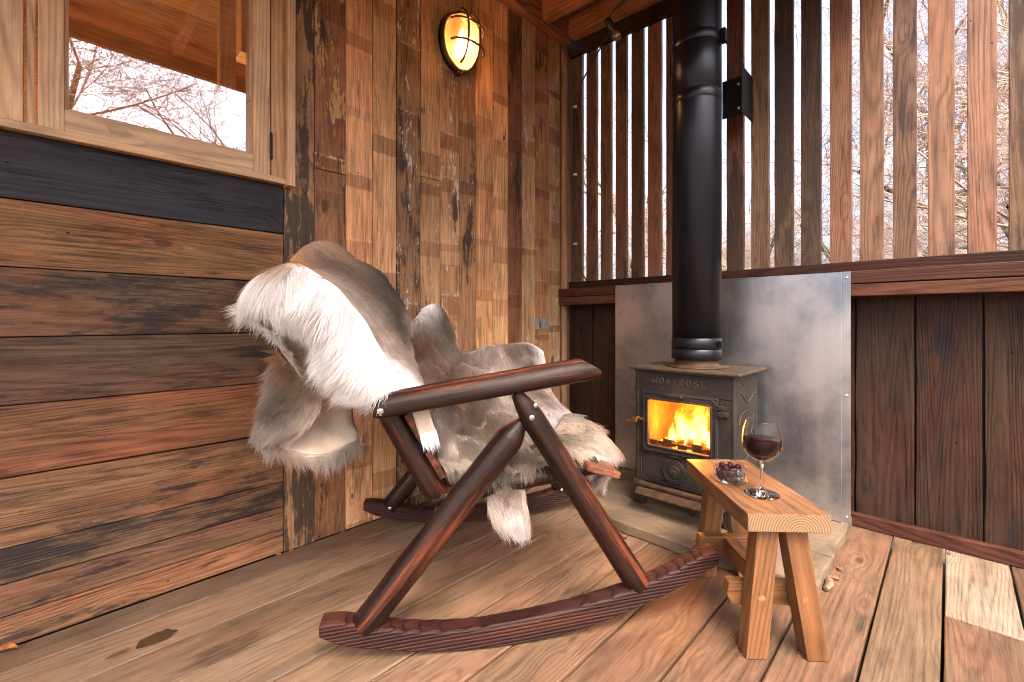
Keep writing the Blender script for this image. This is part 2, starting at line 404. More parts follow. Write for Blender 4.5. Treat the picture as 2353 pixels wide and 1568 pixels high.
    def prism(s, poly, ext, col=(.3, .2, .1), par=(0, 0, 0), gfun=None, off=None):
        ext = Vector(ext); n = len(poly); vs = [Vector(p) for p in poly] + [Vector(p) + ext for p in poly]
        fs = [tuple(range(n)), tuple(range(2 * n - 1, n - 1, -1))] + [(i, (i + 1) % n, n + (i + 1) % n, n + i) for i in range(n)]
        gs = None
        if gfun:
            o = off or (random.uniform(0, 40), random.uniform(0, 40), random.uniform(0, 40))
            gs = [tuple(a + b for a, b in zip(gfun(v), o)) for v in vs]
        return s.add(vs, fs, gs, col, par)

def mk(name, mb, mat, parent=None, bev=0.0, fix=True, segs=2, weld=False):
    me = bpy.data.meshes.new(name)
    off = LOC.get(parent.name, Vector((0, 0, 0))) if parent else Vector((0, 0, 0))
    me.from_pydata([(x[0] - off[0], x[1] - off[1], x[2] - off[2]) for x in mb.v], [], mb.f)
    a = me.attributes.new('gc', 'FLOAT_VECTOR', 'POINT'); a.data.foreach_set('vector', np.array(mb.gc, dtype=np.float32).ravel())
    for nm, src in (('col', mb.col), ('par', mb.par), ('pc', mb.pc)):
        arr = np.ones((len(src), 4), dtype=np.float32); arr[:, :3] = np.array(src, dtype=np.float32)
        a = me.attributes.new(nm, 'FLOAT_COLOR', 'POINT'); a.data.foreach_set('color', arr.ravel())
    a = me.attributes.new('bid', 'FLOAT', 'POINT'); a.data.foreach_set('value', np.array(mb.bid, dtype=np.float32))
    me.polygons.foreach_set('use_smooth', np.array(mb.sm, dtype=bool))
    if fix:
        bm = bmesh.new(); bm.from_mesh(me)
        if weld: bmesh.ops.remove_doubles(bm, verts=bm.verts, dist=1e-5)
        bmesh.ops.recalc_face_normals(bm, faces=bm.faces); bm.to_mesh(me); bm.free()
    me.materials.append(M[mat] if isinstance(mat, str) else mat)
    o = bpy.data.objects.new(name, me); COL.objects.link(o)
    if parent: o.parent = parent; LOC[o.name] = off
    if bev > 0:
        m = o.modifiers.new('bevel', 'BEVEL'); m.width = bev; m.segments = segs; m.limit_method = 'ANGLE'; m.angle_limit = math.radians(35); m.harden_normals = False
    return o
def tag(o, label=None, cat=None, group=None, kind=None):
    if label: o['label'] = label
    if cat: o['category'] = cat
    if group: o['group'] = group
    if kind: o['kind'] = kind
    return o
def thing(name, label, cat, loc=(0, 0, 0), group=None):
    o = bpy.data.objects.new(name, None); COL.objects.link(o); o.location = loc; o.empty_display_size = .1
    LOC[o.name] = Vector(loc); return tag(o, label, cat, group)
X, Y, Z = Vector((1, 0, 0)), Vector((0, 1, 0)), Vector((0, 0, 1))
def vary(c, a=.15):
    k = random.uniform(1 - a, 1 + a); return tuple(x * k * random.uniform(1 - a * .3, 1 + a * .3) for x in c)

# ================================================================== SETTING
# deck
fx = [.0, .121, .284, .447, .61, .774, .936, 1.0995, 1.267, 1.437, 1.602, 1.7465, 1.91, 2.075, 2.24, 2.4]
mb = MB(); base = (.30, .165, .095)
tones = [tuple(x * k_ for x, k_ in zip(q_, (.60, .57, .47))) for q_ in [(.20, .125, .085), (.30, .19, .13), (.25, .15, .10), (.31, .20, .135), (.32, .19, .115), (.33, .185, .11), (.36, .20, .11), (.33, .17, .09), (.30, .155, .085), (.33, .18, .10), (.32, .19, .11), (.28, .15, .09), (.22, .12, .08), (.3, .17, .1), (.3, .17, .1)]]
for i in range(15):
    x0, x1 = fx[i] + .0032, fx[i + 1] - .0032
    cuts = [(-5.2, .12)]
    if i == 9: cuts = [(-5.2, -.440), (-.437, .12)]
    if i == 11: cuts = [(-5.2, -.492), (-.488, .12)]
    if i == 5: cuts = [(-5.2, -2.9), (-2.897, .12)]
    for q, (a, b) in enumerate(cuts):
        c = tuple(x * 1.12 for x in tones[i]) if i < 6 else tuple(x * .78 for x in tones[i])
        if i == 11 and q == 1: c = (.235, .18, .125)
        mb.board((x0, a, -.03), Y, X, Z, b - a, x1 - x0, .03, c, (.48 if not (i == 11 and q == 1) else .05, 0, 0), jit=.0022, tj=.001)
mb.board((0, -5.2, -.12), Y, X, Z, 5.3, 2.4, .04, (.02, .012, .01), (1, 0, 0))
floor = mk('floor', mb, 'deck', bev=.0038); tag(floor, kind='structure')
mb = MB(); mb.add([(-60, -60, -.5), (60, -60, -.5), (60, 60, -.5), (-60, 60, -.5)], [(0, 1, 2, 3)])
tag(mk('ground', mb, 'forest', fix=False), kind='structure')
mb = MB(); gr = M['spill']
pts = []
for i in range(22):
    a = 2 * math.pi * i / 22; r = 1 + .35 * mn.noise(Vector((math.cos(a) * 1.7, math.sin(a) * 1.7, 3)))
    pts.append((.234 + .026 * r * math.cos(a), -2.088 + .040 * r * math.sin(a), .0009))
mb.prism(pts, (0, 0, .0007))
tag(mk('water_spill', mb, 'spill'), 'small dark wet patch on the deck boards near the left wall', 'spill')

# ================================================================== CABIN WALL (wall A, plane x = 0)
cw_ = thing('cabin_wall', 'reclaimed timber cabin wall with horizontal boards left, vertical planks right and an oak window', 'wall', (0, -1.6, 0))
mb = MB()
zs = [0.0, .082, .166, .2585, .442, .629, .807, .990, 1.1685, 1.350]
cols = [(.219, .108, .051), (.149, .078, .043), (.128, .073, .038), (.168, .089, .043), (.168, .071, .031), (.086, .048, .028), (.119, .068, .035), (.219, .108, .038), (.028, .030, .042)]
st = [.46, .58, .72, .52, .44, .70, .66, .36, .45]
for i in range(9):
    g = .004 if i == 3 else .0018
    mb.board((-.025, -5.2, zs[i] + .0015), Y, Z, X, 5.2 - 1.6885, zs[i + 1] - zs[i] - g - .0015, .025, cols[i], (st[i], 0, 0), jit=.0016, tj=.0025)
mb.board((-.06, -5.2, -.14), Y, Z, X, 5.2 - 1.69, 1.48, .03, (.01, .01, .01), (1, 0, 0))
# boards above and left of the window
for k in range(3):
    mb.board((-.025, -5.2, 1.352 + k * .45), Y, Z, X, 5.2 - 3.32, .447, .025, (.3, .16, .09), (.4, 0, 0))
mb.board((-.025, -3.3, 2.42), Y, Z, X, 3.3 - 1.6885, .28, .025, (.3, .16, .09), (.4, 0, 0))
mk('horizontal_cladding', mb, 'hplank', cw_, bev=.0018)
mb = MB()
ys = [-1.687, -1.576, -1.449, -1.329, -1.214, -1.090, -.975, -.857, -.747, -.629, -.509, -.395, -.278, -.152, -.044]
vc = [(.358, .198, .083), (.261, .111, .044), (.618, .319, .135), (.684, .369, .156), (.310, .157, .070), (.488, .262, .114), (.457, .234, .108), (.358, .177, .077), (.684, .355, .145), (.684, .362, .150), (.228, .094, .041), (.488, .298, .156), (.440, .205, .083), (.488, .312, .170)]
vp = [(.80, 0, .3), (.35, .90, .4), (.18, .42, .75), (.12, .05, .9), (.55, .55, .6), (.42, .30, .8), (.35, .66, .8), (.55, .30, .8), (.10, .12, .75), (.12, .10, .7), (.5, .12, .5), (.2, .5, .95), (.35, .25, .7), (.3, .55, .95)]
for i in range(14):
    y0, y1 = ys[i] + .0012, ys[i + 1] - .0015
    pc = (.55, .34, .14) if i == 1 else (.62, .56, .50)
    # reclaimed planks are made up of several lengths
    z = 0.0; first = True
    cutz = [0, 1.44, 2.72] if i == 1 else [0, 2.72] if i not in (5, 6, 12) else sorted([0, 2.72] + ([1.12, 1.62] if i == 6 else [1.52] if i == 5 else [.80, .865]))
    for a, b in zip(cutz[:-1], cutz[1:]):
        c = vary(vc[i], .10); p = vp[i] if not (i == 1 and a < 1) else (.4, .1, .4)
        if i == 12 and abs(a - .80) < .01: c = (.30, .32, .31); p = (.05, .3, 0)
        mb.board((-.025 + random.uniform(-.0005, .0005), y0, a), Z, Y, X, b - a - .0012, y1 - y0, .025, c, p, pc, jit=.0012, tj=.0035)
mb.board((-.06, -1.6895, -.14), Z, Y, X, 2.84, 1.66, .03, (.01, .01, .01), (1, 0, 0))
mk('vertical_cladding', mb, 'vplank', cw_, bev=.0016)
mb = MB()
mb.board((-.03, -.043, 0), Z, Y, X, 2.6, .014, .026, (.16, .08, .045), (.5, 0, 0))
mb.board((.0, -.028, 0), Z, Y, X, .944, .034, .016, (.46, .25, .12), (.1, 0, 0))
mb.board((.0, -.028, 1.047), Z, Y, X, 1.5, .034, .016, (.46, .25, .12), (.1, 0, 0))
mb.board((-.03, .008, 1.097), Z, Y, X, 1.45, .045, .036, (.30, .17, .10), (.3, .2, .6))
mb.board((-.09, -.0275, -.14), Z, Y, X, 2.75, .032, .088, (.26, .14, .075), (.3, 0, 0)); mb.board((-.09, .006, -.14), Z, Y, X, 2.75, .11, .088, (.24, .13, .075), (.3, 0, 0))
mk('corner_batten', mb, 'oak', cw_, bev=.0015)

# window
oak = (.60, .385, .215)
def frame_mb(y0, y1, z0, z1, x0, d, wl, wr, wb, wt, col=oak):
    m = MB()
    m.board((x0, y0, z0), Z, Y, X, z1 - z0, wl, d, vary(col, .05), (.05, 0, 0))
    m.board((x0, y1 - wr, z0), Z, Y, X, z1 - z0, wr, d, vary(col, .05), (.05, 0, 0))
    m.board((x0 + .0005, y0 + wl, z0), Y, Z, X, y1 - y0 - wl - wr, wb, d - .001, vary(col, .05), (.05, 0, 0))
    m.board((x0 + .0005, y0 + wl, z1 - wt), Y, Z, X, y1 - y0 - wl - wr, wt, d - .001, vary(col, .05), (.05, 0, 0))
    return m
m = MB()
m.board((-.05, -3.25, 1.3445), Y, Z, X, 3.25 - 1.690, .022, .078, oak, (.08, 0, 0))          # sill
m.board((-.05, -1.690, 1.338), Z, Y, X, 1.08, .028, .095, oak, (.06, 0, 0))                # right outer board
m.board((-.05, -1.735, 1.3665), Z, Y, X, 1.04, .045, .066, (.50, .29, .13), (.05, 0, 0))     # jamb
m.board((-.05, -2.332, 1.3665), Z, Y, X, 1.04, .016, .062, oak, (.05, 0, 0))                 # mullion
m.board((-.05, -3.25, 2.41), Y, Z, X, 3.25 - 1.66, .03, .09, oak, (.05, 0, 0))               # head
m.board((-.05, -3.28, 1.338), Z, Y, X, 1.08, .028, .095, oak, (.06, 0, 0))
win = mk('window', m, 'oak', cw_, bev=.0015)
LOC[win.name] = LOC[cw_.name]
for (y0, y1) in ((-2.311, -1.740), (-3.24, -2.337)):
    sh = mk('sash', frame_mb(y0, y1, 1.368, 2.405, -.03, .05, .050, .055, .060, .06), 'oak', win, bev=.0018)
    # inner glazing bead
    b = frame_mb(y0 + .050, y1 - .055, 1.428, 2.345, -.024, .036, .009, .009, .007, .009, (.52, .31, .15))
    mk('glazing_bead', b, 'oak', win, bev=.002)
    g = MB(); g.board((-.012, y0 + .05, 1.43), Y, Z, X, y1 - y0 - .1, .91, .0015)
    mk('glass_pane', g, 'pane', win)
h = MB()
for a, b in ((1.427, 1.453), (1.4545, 1.487), (1.4885, 1.515)):
    h.rod([(.0255, -1.7385, a), (.0255, -1.7385, b)], [.0048, .0048], 12)
h.ball((.0255, -1.7385, 1.515), .0048, 10, 6); h.ball((.0255, -1.7385, 1.427), .0048, 10, 6)
mk('hinge', h, 'blk', win)
# room behind the window
m = MB()
m.board((-2.2, -3.6, .6), Y, Z, X, 3.2, 2.3, .05, (.40, .22, .10), (.1, 0, 0))
m.board((-2.2, -3.65, .6), X, Z, Y, 2.1, 2.3, .05, (.40, .22, .10), (.1, 0, 0))
m.board((-2.2, -.6, .6), X, Z, Y, 2.1, 2.3, .05, (.40, .22, .10), (.1, 0, 0))
m.board((-2.2, -3.6, .55), Y, X, Z, 3.1, 2.1, .05, (.3, .17, .1), (.1, 0, 0))
for k in range(16):
    m.board((-2.15 + k * .131, -3.6, 2.60 - (k % 2) * .003), Y, X, Z, 3.1, .129, .02, vary((.33, .15, .055), .2), (.3, 0, 0))
tag(mk('back_room', m, 'beam', None), kind='structure')
m = MB(); m.board((-.17, -1.86, .6), Z, Y, X, 2.0, .05, .05, (.62, .34, .13), (.02, 0, 0)); 
m.board((-.42, -1.74, 1.95), Z, X, Y, .3, .1, .1, (.5, .27, .1), (.1, 0, 0))
tag(mk('room_post', m, 'oak', None, bev=.002), 'pale oak post standing inside the cabin just behind the window glass', 'post')
m = MB(); m.board((-2.1, -2.45, 2.38), X, Y, Z, 2.02, .07, .14, (.42, .2, .075), (.1, 0, 0))
tag(mk('room_rafter', m, 'beam', None, bev=.002), 'orange lit rafter inside the cabin seen through the window', 'beam')

# ================================================================== SLATTED WALL (wall B, plane y = .05)
sb = thing('slatted_wall', 'slatted timber screen wall with dark stained sill rail and dark boards below', 'wall', (1.0, .05, 0))
sx = [(.004, .076), (.112, .185), (.217, .288), (.322, .393), (.427, .499), (.530, .607), (.638, .71), (.742, .815), (.848, .925), (.956, 1.034), (1.069, 1.145), (1.170, 1.246), (1.277, 1.352), (1.385, 1.461), (1.489, 1.566), (1.596, 1.668), (1.701, 1.775), (1.808, 1.883), (1.912, 1.99), (2.02, 2.095), (2.125, 2.2), (2.23, 2.305), (2.335, 2.41)]
sc = [tuple(x * .40 for x in q_) for q_ in [(.275, .153, .091), (.289, .127, .067), (.331, .165, .091), (.331, .146, .086), (.193, .095, .055), (.454, .191, .104), (.275, .127, .073), (.344, .165, .098), (.454, .216, .122), (.358, .153, .086), (.441, .242, .146), (.331, .172, .109), (.180, .095, .067), (.579, .254, .153), (.551, .261, .158), (.413, .210, .146), (.647, .299, .189), (.619, .286, .182), (.386, .204, .122)]]
sp = [.35, .55, .35, .45, .6, .2, .4, .3, .2, .75, .2, .85, .45, .12, .12, .4, .1, .35, .5]
sl = {9: 'slat mottled with black stains', 11: 'slat heavily stained black and brown', 12: 'dark brown slat', 17: 'reddish slat with a streak of black mould', 5: 'reddish brown slat', 13: 'pale reddish slat', 16: 'wide pale pinkish slat', 15: 'grey pink slat'}
for i, (a, b) in enumerate(sx):
    c = (tuple(x * 1.35 for x in sc[i]) if i < 8 else tuple(x * k_ for x, k_ in zip(sc[i], (.92, 1.0, .95)))) if i < len(sc) else (.12, .07, .045); s_ = sp[i] + .14 if i < len(sp) else .4
    m = MB(); m.board((a, .08, 1.05), Z, X, Y, 1.75, b - a, .026, c, (s_, 0, 0), jit=.0018)
    o = mk('slat', m, 'slat', sb, bev=.0015)
    if i in sl: tag(o, sl[i])
m = MB()
m.board((-.03, .048, 1.0465), X, Z, Y, 2.9, .050, .066, (.036, .013, .009), (.45, 0, 0), jit=.001, seg=10)
m.board((-.0, -.062, .9975), X, Z, Y, 2.9, .049, .109, (.062, .023, .015), (.4, 0, 0), jit=.001, seg=10)
m.board((.002, -.060, .9465), X, Z, Y, 2.9, .048, .107, (.095, .034, .018), (.4, 0, 0), jit=.001, seg=10)
mk('sill_rail', m, 'dark', sb, bev=.003)
m = MB()
bx = [-.014, .176, .36, .55, .74, .92, 1.11, 1.295, 1.477, 1.664, 1.849, 2.03, 2.21, 2.4]
for i in range(len(bx) - 1):
    c = [(.030, .014, .008), (.036, .015, .009), (.022, .010, .006)][i % 3]
    if i in (8, 9): c = [(.042, .020, .013), (.039, .018, .011)][i - 8]
    if i == 10: c = (.045, .022, .012)
    m.board((bx[i] + .003, .056, 0), Z, X, Y, .95, bx[i + 1] - bx[i] - .006, .022, c, (.5, 0, 0), jit=.005, tj=.003)
m.board((-.02, .079, 0), X, Z, Y, 2.6, .95, .02, (.01, .008, .008), (1, 0, 0))
mk('lower_boards', m, 'hplank', sb, bev=.002)
m = MB(); m.board((.0, .024, .0015), X, Z, Y, 2.5, .052, .031, (.070, .026, .016), (.3, 0, 0), jit=.001, seg=8)
mk('baseboard', m, 'dark', sb, bev=.003)
def slope(x): return 2.54 - .047 * x
m = MB()
L = Vector((1, 0, -.047)); m.board((-.02, .045, 2.541), L, Z, Y, 2.7, .125, .034, (.030, .015, .010), (.5, 0, 0))
mk('dark_top_rail', m, 'dark', sb, bev=.003)

# ================================================================== ROOF
rf = thing('porch_roof', 'timber porch roof with reddish rafters and pale ceiling boards above the corner', 'roof', (0.9, -2.5, 2.5))
red = (.36, .15, .065)
m = MB()
for k in range(15):
    x0 = -.05 + k * .131; z0 = 2.745 - .047 * x0
    m.board((x0, -5.2, z0), Y, Vector((1, 0, -.047)), Z, 5.4, .1285, .018, vary((.40, .235, .12), .15), (.25, 0, 0))
mk('ceiling_boards', m, 'beam', rf)
m = MB(); m.board((-.02, -5.2, 2.585), Y, X, Z, 5.2, .075, .155, (.28, .11, .05), (.3, 0, 0)); mk('wall_plate', m, 'beam', rf, bev=.003)
for y0 in (-.285, -1.0, -1.75, -2.5, -3.3, -4.1, -4.9):
    m = MB(); m.board((.056, y0, 2.60), L, Y, Z, 1.69, .055, .138, vary(red, .12), (.22, 0, 0)); mk('rafter', m, 'beam', rf, bev=.003)
m = MB(); m.board((.056, -.035, 2.615), L, Y, Z, 1.69, .07, .125, red, (.22, 0, 0)); mk('gable_plate', m, 'beam', rf, bev=.003)
m = MB(); m.board((1.752, -5.2, 2.452), Y, X, Z, 5.38, .045, .20, (.26, .10, .04), (.25, 0, 0)); mk('eave_beam', m, 'beam', rf, bev=.003)
m = MB(); m.board((1.60, -.62, 2.05), Vector((.30, 0, .99)).normalized(), Y, Vector((.99, 0, -.3)), .45, .05, .04, red, (.2, 0, 0))
m = MB(); m.board((-.1, -5.3, 2.775), Y, X, Z, 5.55, 2.0, .03, (.03, .03, .03), (0, 0, 0)); o = mk('roof_covering', m, 'blk', rf); 
o.rotation_euler = (0, 0, 0)

# ================================================================== BULKHEAD LAMP
LC = Vector((.0, -.880, 2.215))
lamp = thing('bulkhead_lamp', 'lit oval bulkhead lamp with bronze cage on the plank wall', 'wall lamp', LC)
def oval(x, ry, rz, n=48): return [LC + Vector((x, ry * math.cos(2 * math.pi * i / n), rz * math.sin(2 * math.pi * i / n))) for i in range(n)]
def ovloft(rings, mbx, n=48, cap0=False, cap1=False):
    vs = [p for (x, a, b) in rings for p in oval(x, a, b, n)]
    fs = [(i * n + j, i * n + (j + 1) % n, (i + 1) * n + (j + 1) % n, (i + 1) * n + j) for i in range(len(rings) - 1) for j in range(n)]
    if cap0: fs.append(tuple(range(n)))
    if cap1: fs.append(tuple((len(rings) - 1) * n + j for j in range(n)))
    mbx.add(vs, fs, smooth=True); return mbx
ry, rz = .108, .138
mk('base', ovloft([(.001, ry + .004, rz + .004), (.022, ry + .006, rz + .006), (.024, ry - .002, rz - .002)], MB(), cap0=True, cap1=True), 'blk', lamp)
mk('rim', ovloft([(.024, ry + .006, rz + .006), (.036, ry + .004, rz + .004), (.040, ry - .004, rz - .004), (.036, ry - .013, rz - .013), (.024, ry - .014, rz - .014), (.024, ry + .006, rz + .006)], MB()), 'bronze', lamp)
rings = []
for i in range(14):
    a = i / 13 * math.pi / 2
    rings.append((.030 + .098 * math.sin(a), (ry - .012) * max(.02, math.cos(a)) ** .7, (rz - .012) * max(.02, math.cos(a)) ** .7))
mk('glass_dome', ovloft(rings, MB(), cap1=True), 'dome', lamp)
bl = MB(); bl.rod([LC + Vector((.045, -.02, -.085)), LC + Vector((.055, -.02, -.07)), LC + Vector((.065, -.015, -.02)), LC + Vector((.06, -.01, .025))], [.008, .022, .024, .010], 14)
mk('bulb', bl, 'bulbon', lamp)
def arc(f, lo, hi, n=16): return [f(lo + (hi - lo) * i / (n - 1)) for i in range(n)]
def domex(y, z, extra=.010):
    q = min(1, (abs(y) / (ry + .002)) ** 2.6 + (abs(z) / (rz + .002)) ** 2.6)
    return .032 + .108 * max(0, 1 - q) ** .42
for k, (kind, c) in enumerate((('z', -.034), ('z', .036), ('y', -.048), ('y', .050))):
    b = MB()
    if kind == 'z':
        e = rz * math.sqrt(1 - (c / ry) ** 2) * .99
        p = arc(lambda q: LC + Vector((domex(c, q), c, q)), -e, e, 22)
    else:
        e = ry * math.sqrt(1 - (c / rz) ** 2) * .99
        p = arc(lambda q: LC + Vector((domex(q, c) + .006, q, c)), -e, e, 20)
    b.rod(p, [.0052] * len(p), 8); mk('cage_bar', b, 'bronze', lamp)
for s_ in (1, -1):
    b = MB(); b.board(LC + Vector((.002, -.014, s_ * (rz + .004) - .011)), X, Y, Z, .034, .028, .022)
    b.rod([LC + Vector((.034, .0, s_ * (rz + .006))), LC + Vector((.048, 0, s_ * (rz + .004)))], [.007, .006], 10)
    mk('clamp_lug', b, 'bronze', lamp, bev=.003)
lp = bpy.data.lights.new('lamp_glow', 'POINT'); lp.energy = 5.0; lp.color = (1, .60, .28); lp.shadow_soft_size = .03
lo = bpy.data.objects.new('lamp_glow', lp); COL.objects.link(lo); lo.parent = lamp; lo.location = (.058, .0, -.03)

# ================================================================== STRING LIGHT
sg = thing('string_light', 'black cable run down the corner with an unlit clear festoon bulb', 'string light', (.05, .0, 2.4))
BP = Vector((.455, -.20, 2.435))
cab = MB()
def smooth(pts, k=6):
    pts = [Vector(p) for p in pts]; out = []
    for i in range(len(pts) - 1):
        p0, p1, p2, p3 = pts[max(i - 1, 0)], pts[i], pts[i + 1], pts[min(i + 2, len(pts) - 1)]
        for j in range(k):
            t = j / k; out.append(.5 * ((2 * p1) + (-p0 + p2) * t + (2 * p0 - 5 * p1 + 4 * p2 - p3) * t * t + (-p0 + 3 * p1 - 3 * p2 + p3) * t ** 3))
    out.append(pts[-1]); return out
cp = smooth([(.9, -.16, 2.62), (.62, -.17, 2.56), BP + Vector((0, 0, .045)), (.40, -.10, 2.48), (.20, .03, 2.44), (.085, .040, 2.31), (.048, .045, 2.20), (.050, .046, 1.98), (.052, .045, 1.77), (.060, .046, 1.55), (.047, .046, 1.38), (.052, .046, 1.24), (.085, .05, 1.165), (.135, .05, 1.10)])
cab.rod(cp, [.0042] * len(cp), 8); mk('cable', cab, 'cable', sg)
for z in (2.20, 1.77, 1.33):
    c = MB(); c.board((.042, .036, z), X, Y, Z, .020, .016, .014); mk('cable_clip', c, 'clip', sg, bev=.002)
BD = Vector((.45, .10, -1)).normalized()
c = MB(); c.rod([BP + BD * -.035, BP + BD * -.03, BP, BP + BD * .04, BP + BD * .045], [.010, .018, .021, .019, .014], 14); mk('bulb_socket', c, 'cable', sg)
c = MB(); c.rod([BP + BD * x for x in (.045, .055, .068, .085, .100, .110, .114)], [.012, .013, .020, .0245, .020, .011, .002], 16); mk('glass_bulb', c, 'bulbglass', sg)
c = MB(); c.rod([BP + BD * .045, BP + BD * .09], [.0025, .001], 6)
for q in range(4):
    a = q * math.pi / 2; e = BD.orthogonal().normalized(); e2 = BD.cross(e)
    r = (e * math.cos(a) + e2 * math.sin(a)) * .007
    c.rod([BP + BD * .055 + r * .4, BP + BD * .088 + r], [.0007, .0007], 5)
mk('filament', c, 'filament', sg)

# ================================================================== HEARTH
ht = thing('stone_hearth', 'low hearth of rough edged brown flagstones under the stove', 'hearth', (.95, -.35, 0))
def flag(poly, zt, nm='flagstone'):
    ob = []
    n = len(poly)
    for i in range(n):
        a, b = Vector(poly[i]), Vector(poly[(i + 1) % n]); k = max(1, int((b - a).length / .025))
        for j in range(k):
            p = a + (b - a) * j / k; q = .003
            ob.append(Vector((p.x + mn.noise(Vector((p.x * 14, p.y * 14, 1))) * q * 2, p.y + mn.noise(Vector((p.x * 14, p.y * 14, 9))) * q * 2, .0015)))
    m = MB(); m.prism(ob, (0, 0, zt)); return mk(nm, m, 'stone', ht, bev=.005)
flag([(.44, -.425), (.47, .02), (.985, .02), (.985, -.42)], .036)
flag([(.44, -.435), (.74, -.690), (1.10, -.70), (1.10, -.43)], .041)
flag([(.992, .02), (1.468, .02), (1.472, -.42), (1.108, -.42), (.992, -.415)], .039)
flag([(1.108, -.43), (1.474, -.43), (1.470, -.66), (1.108, -.70)], .040)

# ================================================================== HEAT SHIELD
hs = thing('heat_shield', 'large galvanised steel sheet standing behind the stove', 'heat shield', (.9, -.09, .04))
m = MB(); m.board((.43, -.088, .044), X, Z, Y, 1.02, 1.0, .003); mk('steel_panel', m, 'galv', hs, bev=.001)
m = MB()
for a, b in ((.4135, .4385), (1.4505, 1.4475)):
    m = MB(); m.board((a, -.074, .022), X, Z, Y, .0275, 1.024, .0025); m.board((b, -.0845, .030), Y, Z, X, .0115, 1.014, .0028); mk('side_flange', m, 'galv', hs, bev=.0008)
for x in (.424, 1.465):
    for z in (.065, .55, 1.02):
        m = MB(); m.ball((x, -.0745, z), .0055, 10, 4, axes=(X, Z, -Y), sc=(1, 1, .5), half=True); mk('rivet', m, 'steel', hs)

# ================================================================== STOVE
sv = thing('wood_stove', 'lit cast iron wood burning stove with raised lettering and a glazed door', 'stove', (.96, -.3, .04))
x0, x1, yf, yb, zb, zt = .765, 1.162, -.468, -.150, .150, .628
m = MB()
t = .012
m.board((x0, yf + .012, zb), X, Z, Y, t, zt - zb, yb - yf - .012); m.board((x1 - t, yf + .012, zb), X, Z, Y, t, zt - zb, yb - yf - .012)
m.board((x0 + t, yb - t, zb), X, Z, Y, x1 - x0 - 2 * t, zt - zb, t); m.board((x0 + t, yf + .012, zb), X, Y, Z, x1 - x0 - 2 * t, .30, t)
# front frame around the door opening
m.board((x0 - .004, yf, .540), X, Z, Y, x1 - x0 + .008, .088, .022)
m.board((x0 - .004, yf, zb), X, Z, Y, x1 - x0 + .008, .140, .022)
m.board((x0 - .004, yf + .0005, zb + .140), X, Z, Y, .034, .25, .021); m.board((x1 - .064, yf + .0005, zb + .140), X, Z, Y, .068, .25, .021)
m.board((x0 + .022, yf + .012, .548), X, Z, Y, x1 - x0 - .05, .012, .012)
body = mk('body', m, 'iron', sv, bev=.004)
for xx_ in (x1 + .002, x0 - .002):
    m = MB(); m.rod([(xx_, yf + .011, zb), (xx_, yf + .011, zt)], [.012, .012], 14); mk('corner_column', m, 'iron', sv)
m = MB(); m.board((x1 - .002, yf + .03, zb + .02), Y, Z, X, .02, zt - zb - .04, .010); mk('side_panel', m, 'iron', sv)
# relief on the side
for pts in ([(-.42, .57), (-.36, .555), (-.32, .525), (-.27, .515), (-.20, .54), (-.16, .535)], [(-.40, .43), (-.36, .47), (-.31, .48), (-.26, .47)], [(-.36, .60), (-.31, .585), (-.27, .605)], [(-.2, .30), (-.19, .36), (-.22, .40), (-.2, .46)], [(-.24, .38), (-.215, .41)], [(-.34, .22), (-.33, .27), (-.28, .29)]):
    m = MB(); pp = smooth([(x1 - .0005, a, b) for a, b in pts], 5); m.rod(pp, [.0035] * len(pp), 6); mk('side_relief', m, 'iron', sv)
m = MB()
m.prism([(.735, -.492, .636), (1.196, -.492, .636), (1.196, -.140, .636), (.735, -.140, .636)], (0, 0, .013)); m.prism([(.752, -.480, .6275), (1.178, -.480, .6275), (1.178, -.15, .6275), (.752, -.15, .6275)], (0, 0, .0085))
mk('top_plate', m, 'irontop', sv, bev=.006, segs=3)
# door
dr = MB()
dx0, dx1, dz0, dz1 = .790, 1.112, .283, .545; gx0, gx1, gz0, gz1 = .821, 1.083, .315, .510
yd = yf - .012
dr.board((dx0, yd, gz1), X, Z, Y, dx1 - dx0, dz1 - gz1, .020); dr.board((dx0, yd, dz0), X, Z, Y, dx1 - dx0, gz0 - dz0, .020)
dr.board((dx0, yd + .0005, gz0), X, Z, Y, gx0 - dx0, gz1 - gz0, .0195); dr.board((gx1, yd + .0005, gz0), X, Z, Y, dx1 - gx1, gz1 - gz0, .0195)
door = mk('door', dr, 'iron', sv, bev=.005, segs=3); LOC[door.name] = LOC[sv.name]
b = MB()
def rrect(x0, x1, z0, z1, r, y, n=6):
    out = []
    for cx_, cz_, a0 in ((x1 - r, z1 - r, 0), (x0 + r, z1 - r, 90), (x0 + r, z0 + r, 180), (x1 - r, z0 + r, 270)):
        for i in range(n + 1):
            a = math.radians(a0 + 90 * i / n); out.append(Vector((cx_ + r * math.cos(a), y, cz_ + r * math.sin(a))))
    return out
def ringrod(mbx, pts, r): pts = pts + [pts[0], pts[1]]; mbx.rod(pts, [r] * len(pts), 8, caps=False)
ringrod(b, rrect(gx0 - .004, gx1 + .004, gz0 - .004, gz1 + .004, .014, yd - .001), .0045)
ringrod(b, rrect(dx0 + .010, dx1 - .010, dz0 + .010, dz1 - .008, .02, yd), .0025)
mk('door_moulding', b, 'iron', door)
g = MB(); g.prism([Vector((p.x, yd + .010, p.z)) for p in rrect(gx0 - .003, gx1 + .003, gz0 - .003, gz1 + .003, .012, 0)], (0, .004, 0)); mk('glass_pane', g, 'stoveglass', door)
g = MB(); g.board((.890, yd - .003, .5285), X, Z, Y, .09, .008, .006); g.ball((.965, yd - .004, .5325), .0065, 10, 6); mk('air_slider', g, 'iron', door, bev=.002)
g = MB(); g.rod([(.800, yd - .004, .42), (.780, yd - .012, .42)], [.009, .008], 10)
mk('latch_boss', g, 'iron', door)
